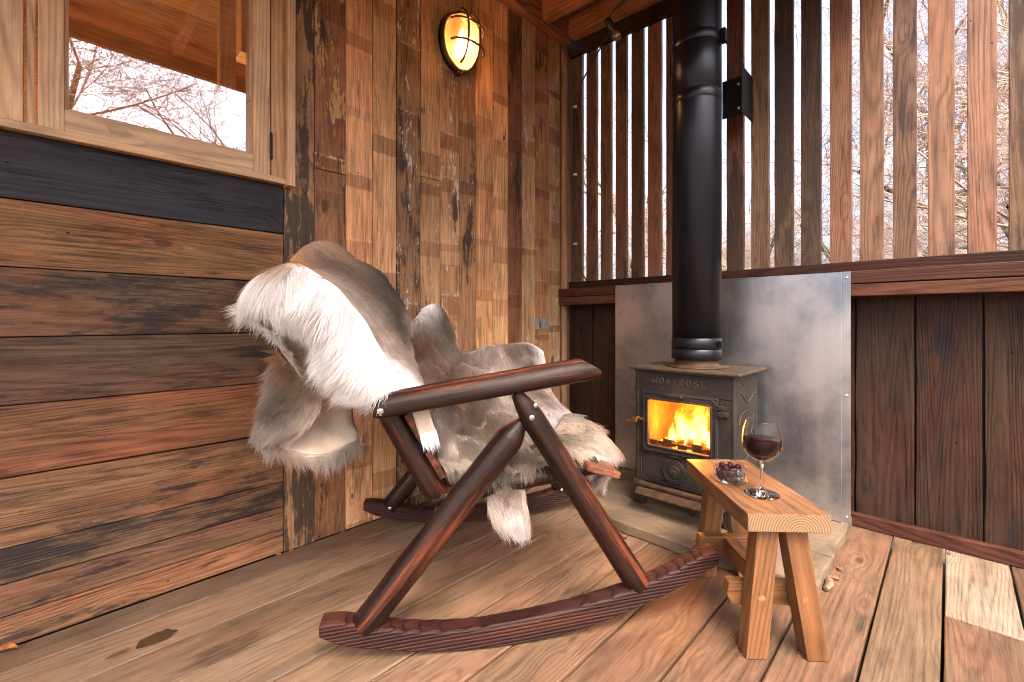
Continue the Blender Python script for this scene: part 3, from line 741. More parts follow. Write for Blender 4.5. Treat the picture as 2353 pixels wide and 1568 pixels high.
g = MB(); hp = smooth([(.790, yd - .018, .430), (.776, yd - .024, .425), (.764, yd - .026, .409), (.745, yd - .026, .405), (.732, yd - .024, .412)], 4); 
g.rod(hp, [.007, .007] + [.0062] * (len(hp) - 4) + [.0045, .003], 10); g.board((.760, yd - .033, .408), X, Z, Y, .024, .022, .012); mk('handle', g, 'brass', door, bev=.002)
g = MB(); g.board((1.112, yd - .006, .502), X, Z, Y, .026, .016, .02); g.board((1.116, yd - .012, .478), X, Z, Y, .036, .018, .026); g.rod([(1.124, yd + .002, .495), (1.124, yd + .002, .525)], [.007, .006], 10); mk('hinge', g, 'iron', door, bev=.004)
# lower front: panel, badge, dial
g = MB(); ringrod(g, rrect(.783, 1.135, .168, .272, .008, yf - .001), .0028); g.board((.79, yf - .003, .175), X, Z, Y, .338, .092, .006); mk('lower_panel', g, 'iron', sv, bev=.001)
g = MB(); DC = Vector((.936, yf - .004, .2205))
def disc(mbx, c, rr, d, n=32, y0=0):
    mbx.prism([c + Vector((rr * math.cos(2 * math.pi * i / n), y0, rr * math.sin(2 * math.pi * i / n))) for i in range(n)], (0, -d, 0))
disc(g, DC, .048, .007, 36); 
for rr in (.046, .037, .026):
    p = [DC + Vector((rr * math.cos(2 * math.pi * i / 32), -.008, rr * math.sin(2 * math.pi * i / 32))) for i in range(32)]; ringrod(g, p, .0022)
disc(g, DC, .024, .012, 28); g.board(DC + Vector((-.010, -.022, -.006)), X, Z, Y, .020, .012, .012)
mk('air_dial', g, 'iron', sv, bev=.001)
g = MB(); g.prism([Vector((p.x, yf - .002, p.z)) for p in rrect(.908, .972, .276, .298, .010, 0)], (0, -.006, 0)); bd = mk('name_badge', g, 'iron', sv, bev=.001); LOC[bd.name] = LOC[sv.name]
def text(s, size, loc, mat, parent, ext=.0015, name='lettering', sp=1.0, sxs=1.0):
    cu = bpy.data.curves.new(name, 'FONT'); cu.body = s; cu.size = size; cu.extrude = ext; cu.bevel_depth = .0005; cu.space_character = sp; cu.offset = .0004
    ob = bpy.data.objects.new(name, cu); COL.objects.link(ob); dg = bpy.context.evaluated_depsgraph_get()
    me = bpy.data.meshes.new_from_object(ob.evaluated_get(dg)); bpy.data.objects.remove(ob); me.materials.clear(); me.materials.append(M[mat])
    xs = [v.co.x for v in me.vertices]; w = max(xs) - min(xs); mn0 = min(xs)
    for v in me.vertices:
        a, b, c = v.co; v.co = Vector((loc[0] + (a - mn0) * sxs, loc[1] - c, loc[2] + b)) - LOC[parent.name]
    o = bpy.data.objects.new(name, me); COL.objects.link(o); o.parent = parent; return o, w
M['letter'] = plain('raised_letter', (.085, .062, .05), .45, .4, .2, 40)
W_ = .231
# raised roman capitals, stroke by stroke (bars, bowls and serifs)
def glyph(ch, ox, oz, w, h, mbx):
    t, th, y = .0058, .0030, yf - .0022
    def bar(xa, za, xb, zb_, wd):
        a, b = Vector((ox + xa * w, y, oz + za * h)), Vector((ox + xb * w, y, oz + zb_ * h)); d = (b - a).normalized(); q = Vector((-d.z, 0, d.x))
        mbx.prism([a - q * wd / 2, b - q * wd / 2, b + q * wd / 2, a + q * wd / 2], (0, .004, 0))
    def serif(xc, zc, ww=.42): bar(xc - ww / 2, zc, xc + ww / 2, zc, .0022)
    def bowl(cx_, cz_, rx, rz_, a0, a1):
        pp = [Vector((ox + (cx_ + rx * math.cos(math.radians(a))) * w, y + .001, oz + (cz_ + rz_ * math.sin(math.radians(a))) * h)) for a in np.linspace(a0, a1, 18)]
        mbx.rod(pp, [.0018 + .0014 * abs(math.cos(math.radians(a))) for a in np.linspace(a0, a1, 18)], 6)
    if ch == 'M':
        bar(.1, 0, .1, 1, .003); bar(.9, 0, .9, 1, t); bar(.12, 1, .5, .05, t); bar(.5, .05, .88, 1, .003); serif(.1, .04); serif(.9, .04); serif(.05, .96, .25); serif(.95, .96, .25)
    if ch == 'O': bowl(.5, .5, .42, .48, 0, 360)
    if ch == 'N': bar(.15, 0, .15, 1, .003); bar(.85, 0, .85, 1, .003); bar(.15, 1, .85, 0, t); serif(.15, .04); serif(.08, .96, .3); serif(.85, .96)
    if ch == 'T': bar(.5, 0, .5, 1, t); bar(.05, .95, .95, .95, .003); serif(.5, .04); bar(.06, .75, .06, .97, .0025); bar(.94, .75, .94, .97, .0025)
    if ch == 'R': bar(.22, 0, .22, 1, t); bowl(.35, .74, .4, .24, -90, 90); bar(.2, .97, .4, .97, .003); bar(.2, .5, .4, .5, .003); bar(.45, .48, .85, .03, t); serif(.22, .04); serif(.86, .04, .25)
    if ch == 'S': bowl(.5, .74, .34, .24, 20, 250); bowl(.5, .26, .36, .25, -160, 70); bar(.3, .58, .7, .42, t)
    if ch == 'E': bar(.2, 0, .2, 1, t); bar(.1, .96, .85, .96, .003); bar(.1, .04, .9, .04, .003); bar(.2, .52, .65, .52, .003); bar(.84, .76, .84, .97, .0025); bar(.89, .03, .89, .26, .0025); bar(.65, .42, .65, .62, .0022)
m = MB(); px = .8315
for ch_ in 'MONTROSE':
    w_ = .026 if ch_ in 'M' else .0215; glyph(ch_, px, .5785, w_, .0285, m); px += w_ + .0078
mk('lettering', m, 'letter', sv)
text('esse', .018, (.922, yf - .0095, .2815), 'letter', bd, .001, 'badge_lettering', 1.15)
# legs, ash lip
for (a, b) in ((.745, -.478), (1.125, -.478), (.745, -.20), (1.125, -.20)):
    m = MB(); m.prism([(a, b, .1485), (a + .052, b, .1485), (a + .052, b + .052, .1485), (a, b + .052, .1485)], (0, 0, -.022))
    m.prism([(a + .004, b + .004, .1260), (a + .048, b + .004, .1260), (a + .048, b + .048, .1260), (a + .004, b + .048, .1260)], (0, 0, -.0835)); mk('leg', m, 'iron', sv, bev=.004)
m = MB(); m.prism([(.775, -.49, .118), (.800, -.565, .118), (1.125, -.565, .118), (1.150, -.49, .118)], (0, 0, .010)); m.prism([(.775, -.488, .1285), (1.150, -.488, .1285), (1.150, -.44, .1285), (.775, -.44, .1285)], (0, 0, .016)); 
mk('ash_lip', m, 'rust', sv, bev=.004)
# firebox interior
m = MB()
m.board((x0 + .014, yb - .034, .20), X, Z, Y, x1 - x0 - .028, .40, .020); m.board((x0 + .014, -.44, .20), Y, Z, X, .255, .40, .018); m.board((x1 - .032, -.44, .20), Y, Z, X, .255, .40, .018)
m.board((x0 + .014, -.44, .235), X, Y, Z, x1 - x0 - .028, .255, .012); m.board((x0 + .014, -.44, .585), X, Y, Z, x1 - x0 - .028, .255, .012)
mk('fire_bricks', m, 'brick', sv)
m = MB()
gp = []
for k in range(27):
    gp.append((.80 + k * .0113, .325 + (.018 if k % 6 in (2, 3) else 0) ))
poly = [(.795, .262)] + gp + [(1.11, .262)]
m.board((.79, -.432, .262), X, Z, Y, .325, .036, .010)
for k in range(5):
    m.board((.80 + k * .064, -.433, .296), X, Z, Y, .040, .030 + (.012 if k % 2 else 0), .009)
m.board((.79, -.4315, .314), X, Z, Y, .325, .010, .0085)
mk('fire_bars', m, 'rust', sv, bev=.002)
m = MB()
for k in range(5):
    a = (.84 + k * .02, -.36 + .035 * k, .275 + .01 * k)
    m.rod([(.81 + .03 * random.random(), -.38 + .04 * k, .29 + .012 * k), (.96, -.37 + .035 * k, .30 + .02 * random.random()), (1.10, -.40 + .04 * k, .285 + .015 * k)], [.02, .025, .021], 10, wob=.2)
mk('burning_logs', m, 'ash', sv)
m = MB()
for k in range(46):
    m = MB(); m.ball((random.uniform(.80, 1.12), random.uniform(-.42, -.22), .262 + random.random() * .045), random.uniform(.007, .013), 6, 4); mk('ember', m, 'ember', sv)
def flame_mb(cx_, cy_, w, h, seed):
    m = MB(); nx, nz_ = 8, 18
    vs, gs = [], []
    for i in range(nz_ + 1):
        a = i / nz_
        ww = w * (1 - a) ** .6 * (.75 + .5 * math.sin(a * 3.0 + .4))
        ox = mn.noise(Vector((seed, a * 2.6, 0))) * .05 * a; 
        for j in range(nx + 1):
            b = j / nx * 2 - 1
            vs.append((cx_ + ox + b * ww, cy_ + .018 * math.sin(b * 2 + seed) + .02 * mn.noise(Vector((seed, a * 3, b))), .27 + h * a)); gs.append((a, b, seed * 7.3))
    fs = [(i * (nx + 1) + j, i * (nx + 1) + j + 1, (i + 1) * (nx + 1) + j + 1, (i + 1) * (nx + 1) + j) for i in range(nz_) for j in range(nx)]
    m.add(vs, fs, gs, smooth=True); return m
for k, (a, b, w, h_) in enumerate(((.885, -.37, .05, .20), (.925, -.34, .055, .27), (.965, -.36, .045, .22), (.90, -.29, .07, .25), (.995, -.31, .05, .23), (1.03, -.35, .035, .17), (.95, -.25, .08, .28), (.86, -.33, .035, .15), (1.05, -.27, .05, .18), (.94, -.40, .03, .17), (1.0, -.39, .022, .14))):
    mk('flame', flame_mb(a, b, w, h_, 3.1 + k * 2.7), 'flame', sv, fix=False)
fl = bpy.data.lights.new('fire_glow', 'POINT'); fl.energy = 2.6; fl.color = (1, .34, .055); fl.shadow_soft_size = .05
fo = bpy.data.objects.new('fire_glow', fl); COL.objects.link(fo); fo.parent = sv; fo.location = Vector((.94, -.34, .42)) - LOC[sv.name]

# flue
fc = Vector((.965, -.320, 0)); R_ = .1005
fu = thing('flue_pipe', 'tall black twin wall flue pipe rising from the stove through the roof', 'flue', (.965, -.32, .65))
m = MB(); m.lathe([(.092, .6495), (.128, .6495), (.128, .654), (.096, .658), (.090, .664), (.090, .690)], fc, 48); mk('flue_collar', m, 'rust', fu)
m = MB(); m.lathe([(.088, .684), (R_, .684), (R_, 1.800)], fc, 64); m.lathe([(R_ - .001, 1.800), (R_ + .0006, 1.801), (R_ + .0006, 2.062), (R_ - .001, 2.064)], fc, 64); m.lathe([(R_, 2.064), (R_, 3.2)], fc, 64)
mk('pipe', m, 'flue', fu)
for z0, z1 in ((.684, .728), (.731, .775)):
    m = MB(); m.lathe([(R_, z0), (R_ + .0022, z0 + .002), (R_ + .0022, z1 - .002), (R_, z1)], fc, 64); mk('locking_band', m, 'flue', fu)
for z0, z1 in ((1.785, 1.829), (2.03, 2.071)):
    m = MB(); m.lathe([(R_, z0), (R_ + .0014, z0 + .002), (R_ + .0014, z1 - .002), (R_, z1)], fc, 64); mk('locking_band', m, 'flue', fu)
m = MB(); a = math.radians(-12); q = fc + Vector((math.cos(a) * (R_ + .002), math.sin(a) * (R_ + .002), 0))
m.board(q + Vector((0, -.008, .738)), X, Y, Z, .016, .018, .026); m.rod([q + Vector((.008, -.014, .751)), q + Vector((.008, .016, .751))], [.004, .004], 8); mk('band_clamp', m, 'blk', fu, bev=.002)
m = MB(); yb_ = -.30
m.board(fc + Vector((R_ + .001, -.01, 2.02)), X, Y, Z, .022, .03, .055); mk('band_clamp', m, 'blk', fu, bev=.002)
m = MB(); m.board(fc + Vector((-R_ - .02, .0, 1.96)), X, Y, Z, .02, .03, .055); mk('band_clamp', m, 'blk', fu, bev=.002)
m = MB()
m.board((.992, -.085, 1.795), X, Z, Y, .090, .175, .005)
mk('wall_bracket', m, 'blk', fu, bev=.001); m = MB()
m.board((1.0815, -.105, 1.795), Z, X, Y, .215, .0035, .165)
mk('bracket_side', m, 'blk', fu, bev=.001); m = MB()
sd_ = Vector((-.092, 0, .165)).normalized(); m.board((1.085, -.105, 2.008), sd_, Vector((.165, 0, .092)), Y, .185, .004, .03)
mk('bracket_strap', m, 'blk', fu, bev=.0015)
for z in (1.825, 1.935):
    m = MB(); m.ball((1.066, -.0855, z), .008, 10, 4, axes=(X, Z, -Y), half=True); mk('bracket_bolt', m, 'steel', fu)

# ================================================================== BENCH
bd_w = Vector((RT * .9990 + FW * -.0447)); bd_l = Vector((RT * .0447 + FW * .9990))
BO = W2(.5816, 1.118, 0)
def bp(a, l, z): return BO + bd_w * a + bd_l * l + UP * z
bn = thing('small_bench', 'small oak bench with thick top and splayed A-frame legs', 'bench', bp(.1, .22, 0))
oc = (.21, .088, .027)
m = MB(); m.board(bp(0, 0, .327), bd_l, bd_w, UP, .443, .2035, .0455, (.21, .09, .030), (.15, 0, 0), jit=.003, seg=7); 
def endgrain():
    N = NT('oak_end_grain'); A = N.attr('gc').outputs['Vector']
    w = N.noise(A, 14, 3).outputs['Color']
    v = N.vadd(A, N.vmul(w, (.008, .008, .008)))
    d = N.n('VectorMath', {'operation': 'LENGTH'}, i0=N.vmul(v, (0, 1, 1))).outputs['Value']
    r = N.math('MULTIPLY_ADD', N.math('SINE', N.math('MULTIPLY', d, 950.0)), .5, .5)
    n = N.noise(A, 220, 3, .7).outputs[0]
    rr = N.math('MULTIPLY', N.math('POWER', r, 2.0), N.mr(n, .2, .5))
    c = N.mix(rr, (.15, .085, .045), (.34, .205, .105))
    return N.fin(N.pbr(Base_Color=c, Roughness=.6, Normal=N.bump(n, .0006)))
M['endg'] = endgrain()
top = mk('bench_top', m, 'bench', bn, bev=.0022); LOC[top.name] = LOC[bn.name]
m = MB(); vs = [bp(.0025, -.0006, .3295), bp(.201, -.0006, .3295), bp(.201, -.0006, .370), bp(.0025, -.0006, .370)]
pr_ = [v + bd_l * .003 for v in vs]
m.add(vs + pr_, [(0, 1, 2, 3), (7, 6, 5, 4), (0, 4, 5, 1), (1, 5, 6, 2), (2, 6, 7, 3), (3, 7, 4, 0)], [(0, -.130, .0), (0, .068, .0), (0, .068, .042), (0, -.130, .042)] * 2)
mk('end_grain', m, 'endg', top)
def leg(lf, xt, xb, name='leg', flip=1, lend=None):
    m = MB(); dl = .048 * flip; w = .054
    # tops tucked below the slab, feet splayed sideways and slightly along the bench
    sp = -.012 * flip
    tp = [bp(xt, lf, .3265), bp(xt + w, lf, .3265), bp(xt + w, lf + dl, .3265), bp(xt, lf + dl, .3265)]
    bt = [bp(xb, lf + sp, .0015), bp(xb + w, lf + sp, .0015), bp(xb + w, lf + sp + dl, .0015), bp(xb, lf + sp + dl, .0015)]
    o = (random.uniform(0, 40),) * 3
    gs = [(.33 + o[0], a + o[1], b + o[2]) for a, b in ((0, 0), (w, 0), (w, .048), (0, .048))] + [(o[0], a + o[1], b + o[2]) for a, b in ((0, 0), (w, 0), (w, .048), (0, .048))]
    m.add(tp + bt, [(0, 1, 2, 3), (7, 6, 5, 4), (0, 4, 5, 1), (1, 5, 6, 2), (2, 6, 7, 3), (3, 7, 4, 0)], gs, vary(oc, .08), (.15, 0, 0))
    q = bp(xt * .52 + xb * .48 + w * .5, lf + sp * .55 - .0004 * flip, .155)
    lg = mk(name, m, 'bench', bn, bev=.0022); return lg
leg(.026, .038, .004); leg(.026, .106, .154)
leg(.415, .050, .022, flip=-1); leg(.415, .100, .150, flip=-1)
def rail(lc, a0, a1):
    m = MB(); p = [bp(a0 + .008, lc, .102), bp(a1 - .008, lc, .102), bp(a1 + .004, lc, .128), bp(a1, lc, .160), bp(a0, lc, .160), bp(a0 - .006, lc, .128)]
    m.prism(p, bd_l * .030, vary(oc, .06), (.1, 0, 0), gfun=lambda v: (v.dot(bd_w), v.dot(UP), v.dot(bd_l))); mk('cross_rail', m, 'bench', bn, bev=.002)
rail(.074, -.012, .176); rail(.330, .006, .180)
m = MB(); m.board(bp(.082, .1055, .104), bd_l, bd_w, UP, .223, .036, .054, vary(oc, .05), (.1, 0, 0)); mk('long_rail', m, 'bench', bn, bev=.002)
for a in (.045, .150):
    m = MB(); c_ = bp(a, .0190, .152); ppts = [c_ + bd_w * (.0085 * math.cos(2 * math.pi * i / 16)) + UP * (.0085 * math.sin(2 * math.pi * i / 16)) for i in range(16)]
    m.prism(ppts, bd_l * .006, (.30, .14, .05), (0, 0, 0), gfun=lambda v: (v.dot(bd_l), v.dot(UP), v.dot(bd_w))); mk('wooden_peg', m, 'bench', bn)

# wine glass
ZT = .3735
gp_ = W2(.6864, 1.2425, ZT)
wg = thing('wine_glass', 'stemmed glass half full of red wine on the small bench', 'wine glass', gp_)
pr = [(.0005, .0), (.043, .0005), (.0437, .0012), (.043, .0019), (.030, .0026), (.014, .0042), (.007, .010), (.0042, .018), (.0036, .035), (.0034, .065), (.0042, .080), (.008, .0885), (.020, .094), (.034, .104), (.0445, .119), (.0488, .136), (.0490, .152), (.0465, .172), (.0425, .190), (.0398, .2015)]
inn = [(.0388, .2015), (.0416, .190), (.0456, .172), (.0481, .152), (.0479, .136), (.0436, .120), (.0332, .1055), (.019, .0958), (.006, .0925), (.0004, .092)]
k_ = [z for r, z in pr].index(.0885)
m = MB(); m.lathe(pr[:k_ + 1] + [(.0002, .0905)], gp_ + UP * .0004, 64); mk('foot_and_stem', m, 'glass', wg)
m = MB(); m.lathe([(.0002, .0908)] + pr[k_ + 1:] + [(.0393, .2022)] + inn, gp_ + UP * .0004, 64); mk('glass_bowl', m, 'thin', wg)
m = MB(); wi = [(.0002, .0922), (.006, .0927), (.019, .0960), (.0331, .1057), (.0435, .1202), (.0478, .136), (.04805, .150), (.0475, .1515), (.0002, .1512)]
m.lathe(wi, gp_ + UP * .0004, 64); mk('red_wine', m, 'wine', wg)
# olive jar
jp = W2(.651, 1.349, ZT)
jr = thing('olive_jar', 'small glass jar filled with dark purple olives on the small bench', 'jar', jp)
m = MB(); jpf = [(.0005, 0), (.040, 0), (.0455, .003), (.047, .010), (.047, .028), (.0455, .033), (.0468, .0355), (.0468, .038), (.0452, .0395), (.0465, .042), (.0465, .047), (.0455, .0485), (.0440, .047), (.0440, .040), (.0432, .034), (.0445, .028), (.0445, .010), (.042, .005), (.038, .0035), (.0005, .0035)]
m.lathe(jpf, jp + UP * .0004, 56); mk('jar_glass', m, 'jarg', jr)
random.seed(5)
for lay, (zz, cnt, rr) in enumerate(((.013, 9, .030), (.013, 3, .010), (.027, 9, .031), (.028, 3, .012), (.039, 5, .022), (.041, 1, .0))):
    for k in range(cnt):
        a = 2 * math.pi * k / cnt + lay * .5 + random.uniform(-.1, .1)
        c_ = jp + Vector((rr * math.cos(a), rr * math.sin(a), zz + random.uniform(-.001, .002)))
        e1 = Vector((random.uniform(-1, 1), random.uniform(-1, 1), random.uniform(-.4, .4))).normalized(); e2 = e1.orthogonal().normalized(); e3 = e1.cross(e2)
        m = MB(); m.ball(c_, .0088, 14, 10, sc=(1.25, 1, 1), axes=(e1, e2, e3)); mk('olive', m, 'olive', jr)

# ================================================================== ROCKING CHAIR
rc = thing('rocking_chair', 'dark varnished log rocking chair with curved rockers, draped with hides', 'rocking chair', cw(.05, .37, 0))
lcol = (.020, .008, .006)
def rock_z(s): return s * s / 2.72
def rocker(t0):
    m = MB(); n = 44; ss = np.linspace(-.43, .645, n); o = (random.uniform(0, 30),) * 3
    vs, gs = [], []
    for i, s_ in enumerate(ss):
        hgt = .056 + .004 * math.sin(s_ * 9) 
        e = min(1, (s_ + .43) / .05); e2 = min(1, (.645 - s_) / .04)
        zb_ = rock_z(s_) + .0015 + (1 - e) * .012; zt_ = rock_z(s_) + hgt + .003 - (1 - e) * .016 - (1 - e2) * .012
        # adze scallops on the upper face
        sc_ = .0035 * abs(math.sin(s_ * 62 + 2.5 * s_ * s_)) if not -.02 < s_ < .18 else .001
        for (tt, zz) in ((0, zb_), (0, zt_ - .006), (.007, zt_ - sc_), (.019, zt_ - sc_ * .6), (.028, zt_ - sc_ * .5), (.037, zt_ - sc_ * .6), (.049, zt_ - sc_), (.056, zt_ - .006), (.056, zb_)):
            sb2 = .0012 * math.sin(i * 1.7)
            vs.append(cw(s_, t0 + tt, zz)); gs.append((s_ + o[0], zz + o[1] - .06 * s_ + (tt - .028) ** 2 * 7, tt + o[2]))
    fs = [tuple(range(9)), tuple(range(9 * n - 1, 9 * n - 10, -1))]
    for i in range(n - 1):
        for a in range(9):
            b = (a + 1) % 9; fs.append((i * 9 + a, i * 9 + b, (i + 1) * 9 + b, (i + 1) * 9 + a))
    m.add(vs, fs, gs, (.036, .014, .012), (.30, 0, 0)); return m
def logr(name, a, b, ra=.033, rb=.033, tip0=0, tip1=0, tr0=.013, tr1=.013, col=lcol, n=20, par=(.35, 0, 0), mat='log', wob=.05):
    a, b = Vector(a), Vector(b); L_ = (b - a).length; d = (b - a) / L_
    xs, rs = [], []
    if tip0 > 0: xs += [0, tip0 * .45, tip0 * .92, tip0 * 1.05]; rs += [tr0, tr0 + (ra - tr0) * .50, ra * .97, ra]
    else: xs += [0, .004]; rs += [ra * .93, ra]
    k0 = xs[-1]; k1 = L_ - (tip1 * 1.05 if tip1 > 0 else .004)
    for i in range(1, 12): xs.append(k0 + (k1 - k0) * i / 12); rs.append(ra + (rb - ra) * i / 12)
    if tip1 > 0: xs += [k1, L_ - tip1 * .92, L_ - tip1 * .45, L_]; rs += [rb, rb * .97, tr1 + (rb - tr1) * .50, tr1]
    else: xs += [k1, L_]; rs += [rb, rb * .93]
    m = MB(); m.rod([a + d * x for x in xs], rs, n, vary(col, .15), par, wob=wob); return mk(name, m, mat, rc)
def screw(c, nrm, r=.007, hexh=False):
    nrm = nrm.normalized(); e = nrm.orthogonal().normalized(); e2 = nrm.cross(e); m = MB()
    if hexh:
        m.prism([c + (e * math.cos(k * math.pi / 3) + e2 * math.sin(k * math.pi / 3)) * r for k in range(6)], nrm * .006); m.ball(c + nrm * .006, r * .8, 12, 4, sc=(1, 1, .35), axes=(e, e2, nrm), half=True)
        m.prism([c - nrm * .001 + (e * math.cos(k * math.pi / 10) + e2 * math.sin(k * math.pi / 10)) * r * 1.35 for k in range(20)], nrm * .002)
    else:
        m.ball(c, r, 12, 4, sc=(1, 1, .3), axes=(e, e2, nrm), half=True)
    return mk('bolt' if hexh else 'screw', m, 'steel', rc)
WD = .746
for side in (0, 1):
    T = lambda t: t if side == 0 else WD + .056 - t      # mirror across the chair
    m = rocker(0 if side == 0 else WD)
    mk('rocker', m, 'rock', rc, bev=.004)
    dz = 0
    logr('rear_leg', cw(-.330, T(.030), .080), cw(.083, T(.040), .577), .036, .037, 0, .055, tr1=.014)
    logr('front_leg', cw(.412, T(.028), .108), cw(.064, T(.030), .655), .034, .033, 0, .075, tr1=.016)
    # armrest, front end cut at a slant
    a = cw(-.305, T(.028), .627); b = cw(.288, T(.028), .716)
    m = MB(); d = (b - a).normalized(); L_ = (b - a).length
    xs = [0, .003] + list(np.linspace(.03, L_ - .05, 12)) + [L_ - .028, L_]
    pts = [a + d * x for x in xs]; rs = [.033, .035] + [.036 + .003 * math.sin(x * 4) for x in xs[2:-2]] + [.037, .0355]
    m.rod(pts, rs, 22, lcol, (.3, 0, 0), wob=.04)
    v2 = []
    for v in m.v:
        v = Vector(v); x = (v - a).dot(d); top_ = (v - a - d * x).z
        if x > L_ - .055 and top_ > 0: v = v - d * ((x - L_ + .055) * (top_ / .037) * .55) - UP * (max(0, x - L_ + .04) ** 2 * 6 * top_ / .037)
        if top_ < -.018: v.z += (-.018 - top_) * .6
        v2.append(tuple(v))
    m.v = v2; mk('armrest', m, 'log', rc)
    # back post carrying the backrest
    logr('back_post', cw(-.472, T(.115), .965), cw(-.125, T(.100), .335), .031, .034, 0, .07, tr1=.016)
    if side == 0:
        screw(cw(-.285, -.0035, .627), -CHS, .0085, True); screw(cw(.098, -.004, .595), -CHS, .0075); screw(cw(.108, -.004, .627), -CHS, .006)
    else:
        screw(cw(-.325, WD - .013, .088), -CHS, .007); screw(cw(.400, WD - .010, .112), -CHS, .007)
    # seat side rail
    logr('seat_rail', cw(-.16, T(.10), .362), cw(.315, T(.10), .428), .026, .026)
    logr('stretcher_stub', cw(-.135, T(.06), .342), cw(-.10, T(.09), .285), .026, .022)
sc0 = (.06, .022, .013)
m = MB(); m.board(cw(.262, .035, .432), CHS, (CHF - UP * .30), (UP + CHF * .30), .74, .102, .020, (.17, .065, .035), (.2, 0, 0))
mk('seat_slat', m, 'log', rc, bev=.004)
for s_, t_ in ((-.13, .05), (-.03, .10), (.07, .10), (.165, .10)):
    z_ = .370 + .045 * (s_ + .1) / .35
    m = MB(); m.board(cw(s_, t_, z_), CHS, CHF + UP * .12, UP, .80 - 2 * t_, .082, .024, sc0, (.3, 0, 0)); mk('seat_slat', m, 'log', rc, bev=.003)
for k in range(5):
    f = .14 + k * .16; s_ = -.125 + (-.472 + .125) * f * .98 + .035; z_ = .335 + (.965 - .335) * f
    m = MB(); m.board(cw(s_, .06, z_), CHS, (UP * .87 - CHF * .48), (CHF * .87 + UP * .48), .68, .085, .018, sc0, (.3, 0, 0)); mk('back_slat', m, 'log', rc, bev=.003)
#HIDES_BEGIN
# ================================================================== REINDEER HIDES
WH = (.94, .93, .95); CRM = (.62, .54, .46); TAN = (.42, .28, .19); BRN = (.20, .138, .107); GRB = (.31, .245, .21); DKG = (.13, .10, .08)
PNK = (.47, .395, .35); ORG = (.40, .20, .085); BLW = (.66, .61, .62); LTH = (.52, .42, .335)
def crw(t):
    return np.stack([-.5 * t + t * t - .5 * t ** 3, 1 - 2.5 * t * t + 1.5 * t ** 3, .5 * t + 2 * t * t - 1.5 * t ** 3, -.5 * t * t + .5 * t ** 3], -1)
def ev(G, a, b):
    """smooth surface through the control grid G (R x C x k) at a in [0,R-1], b in [0,C-1]"""
    R, C = G.shape[:2]; Gp = np.concatenate([2 * G[:1] - G[1:2], G, 2 * G[-1:] - G[-2:-1]], 0); Gp = np.concatenate([2 * Gp[:, :1] - Gp[:, 1:2], Gp, 2 * Gp[:, -1:] - Gp[:, -2:-1]], 1)
    ia = np.clip(np.floor(a).astype(int), 0, R - 2); ib = np.clip(np.floor(b).astype(int), 0, C - 2)
    wa, wb = crw(a - ia), crw(b - ib); out = 0
    for i in range(4):
        for j in range(4): out = out + (wa[:, i] * wb[:, j])[:, None] * Gp[ia + i, ib + j]
    return out
CAMN = np.array(CAM)
def vnoise(P, sc, seed):
    q = P * sc + seed
    return np.stack([np.sin(q[:, 0] * 1.7 + 2 * np.sin(q[:, 1] * 1.3 + 1)) * np.cos(q[:, 2] * 1.9 + np.sin(q[:, 0])), np.sin(q[:, 1] * 2.1 + 1.5 * np.sin(q[:, 2] * 1.1)) * np.cos(q[:, 0] * 1.4 + 2), np.cos(q[:, 2] * 1.6 + 2 * np.sin(q[:, 0] * 1.2)) * np.sin(q[:, 1] * 1.5 + 4)], -1)
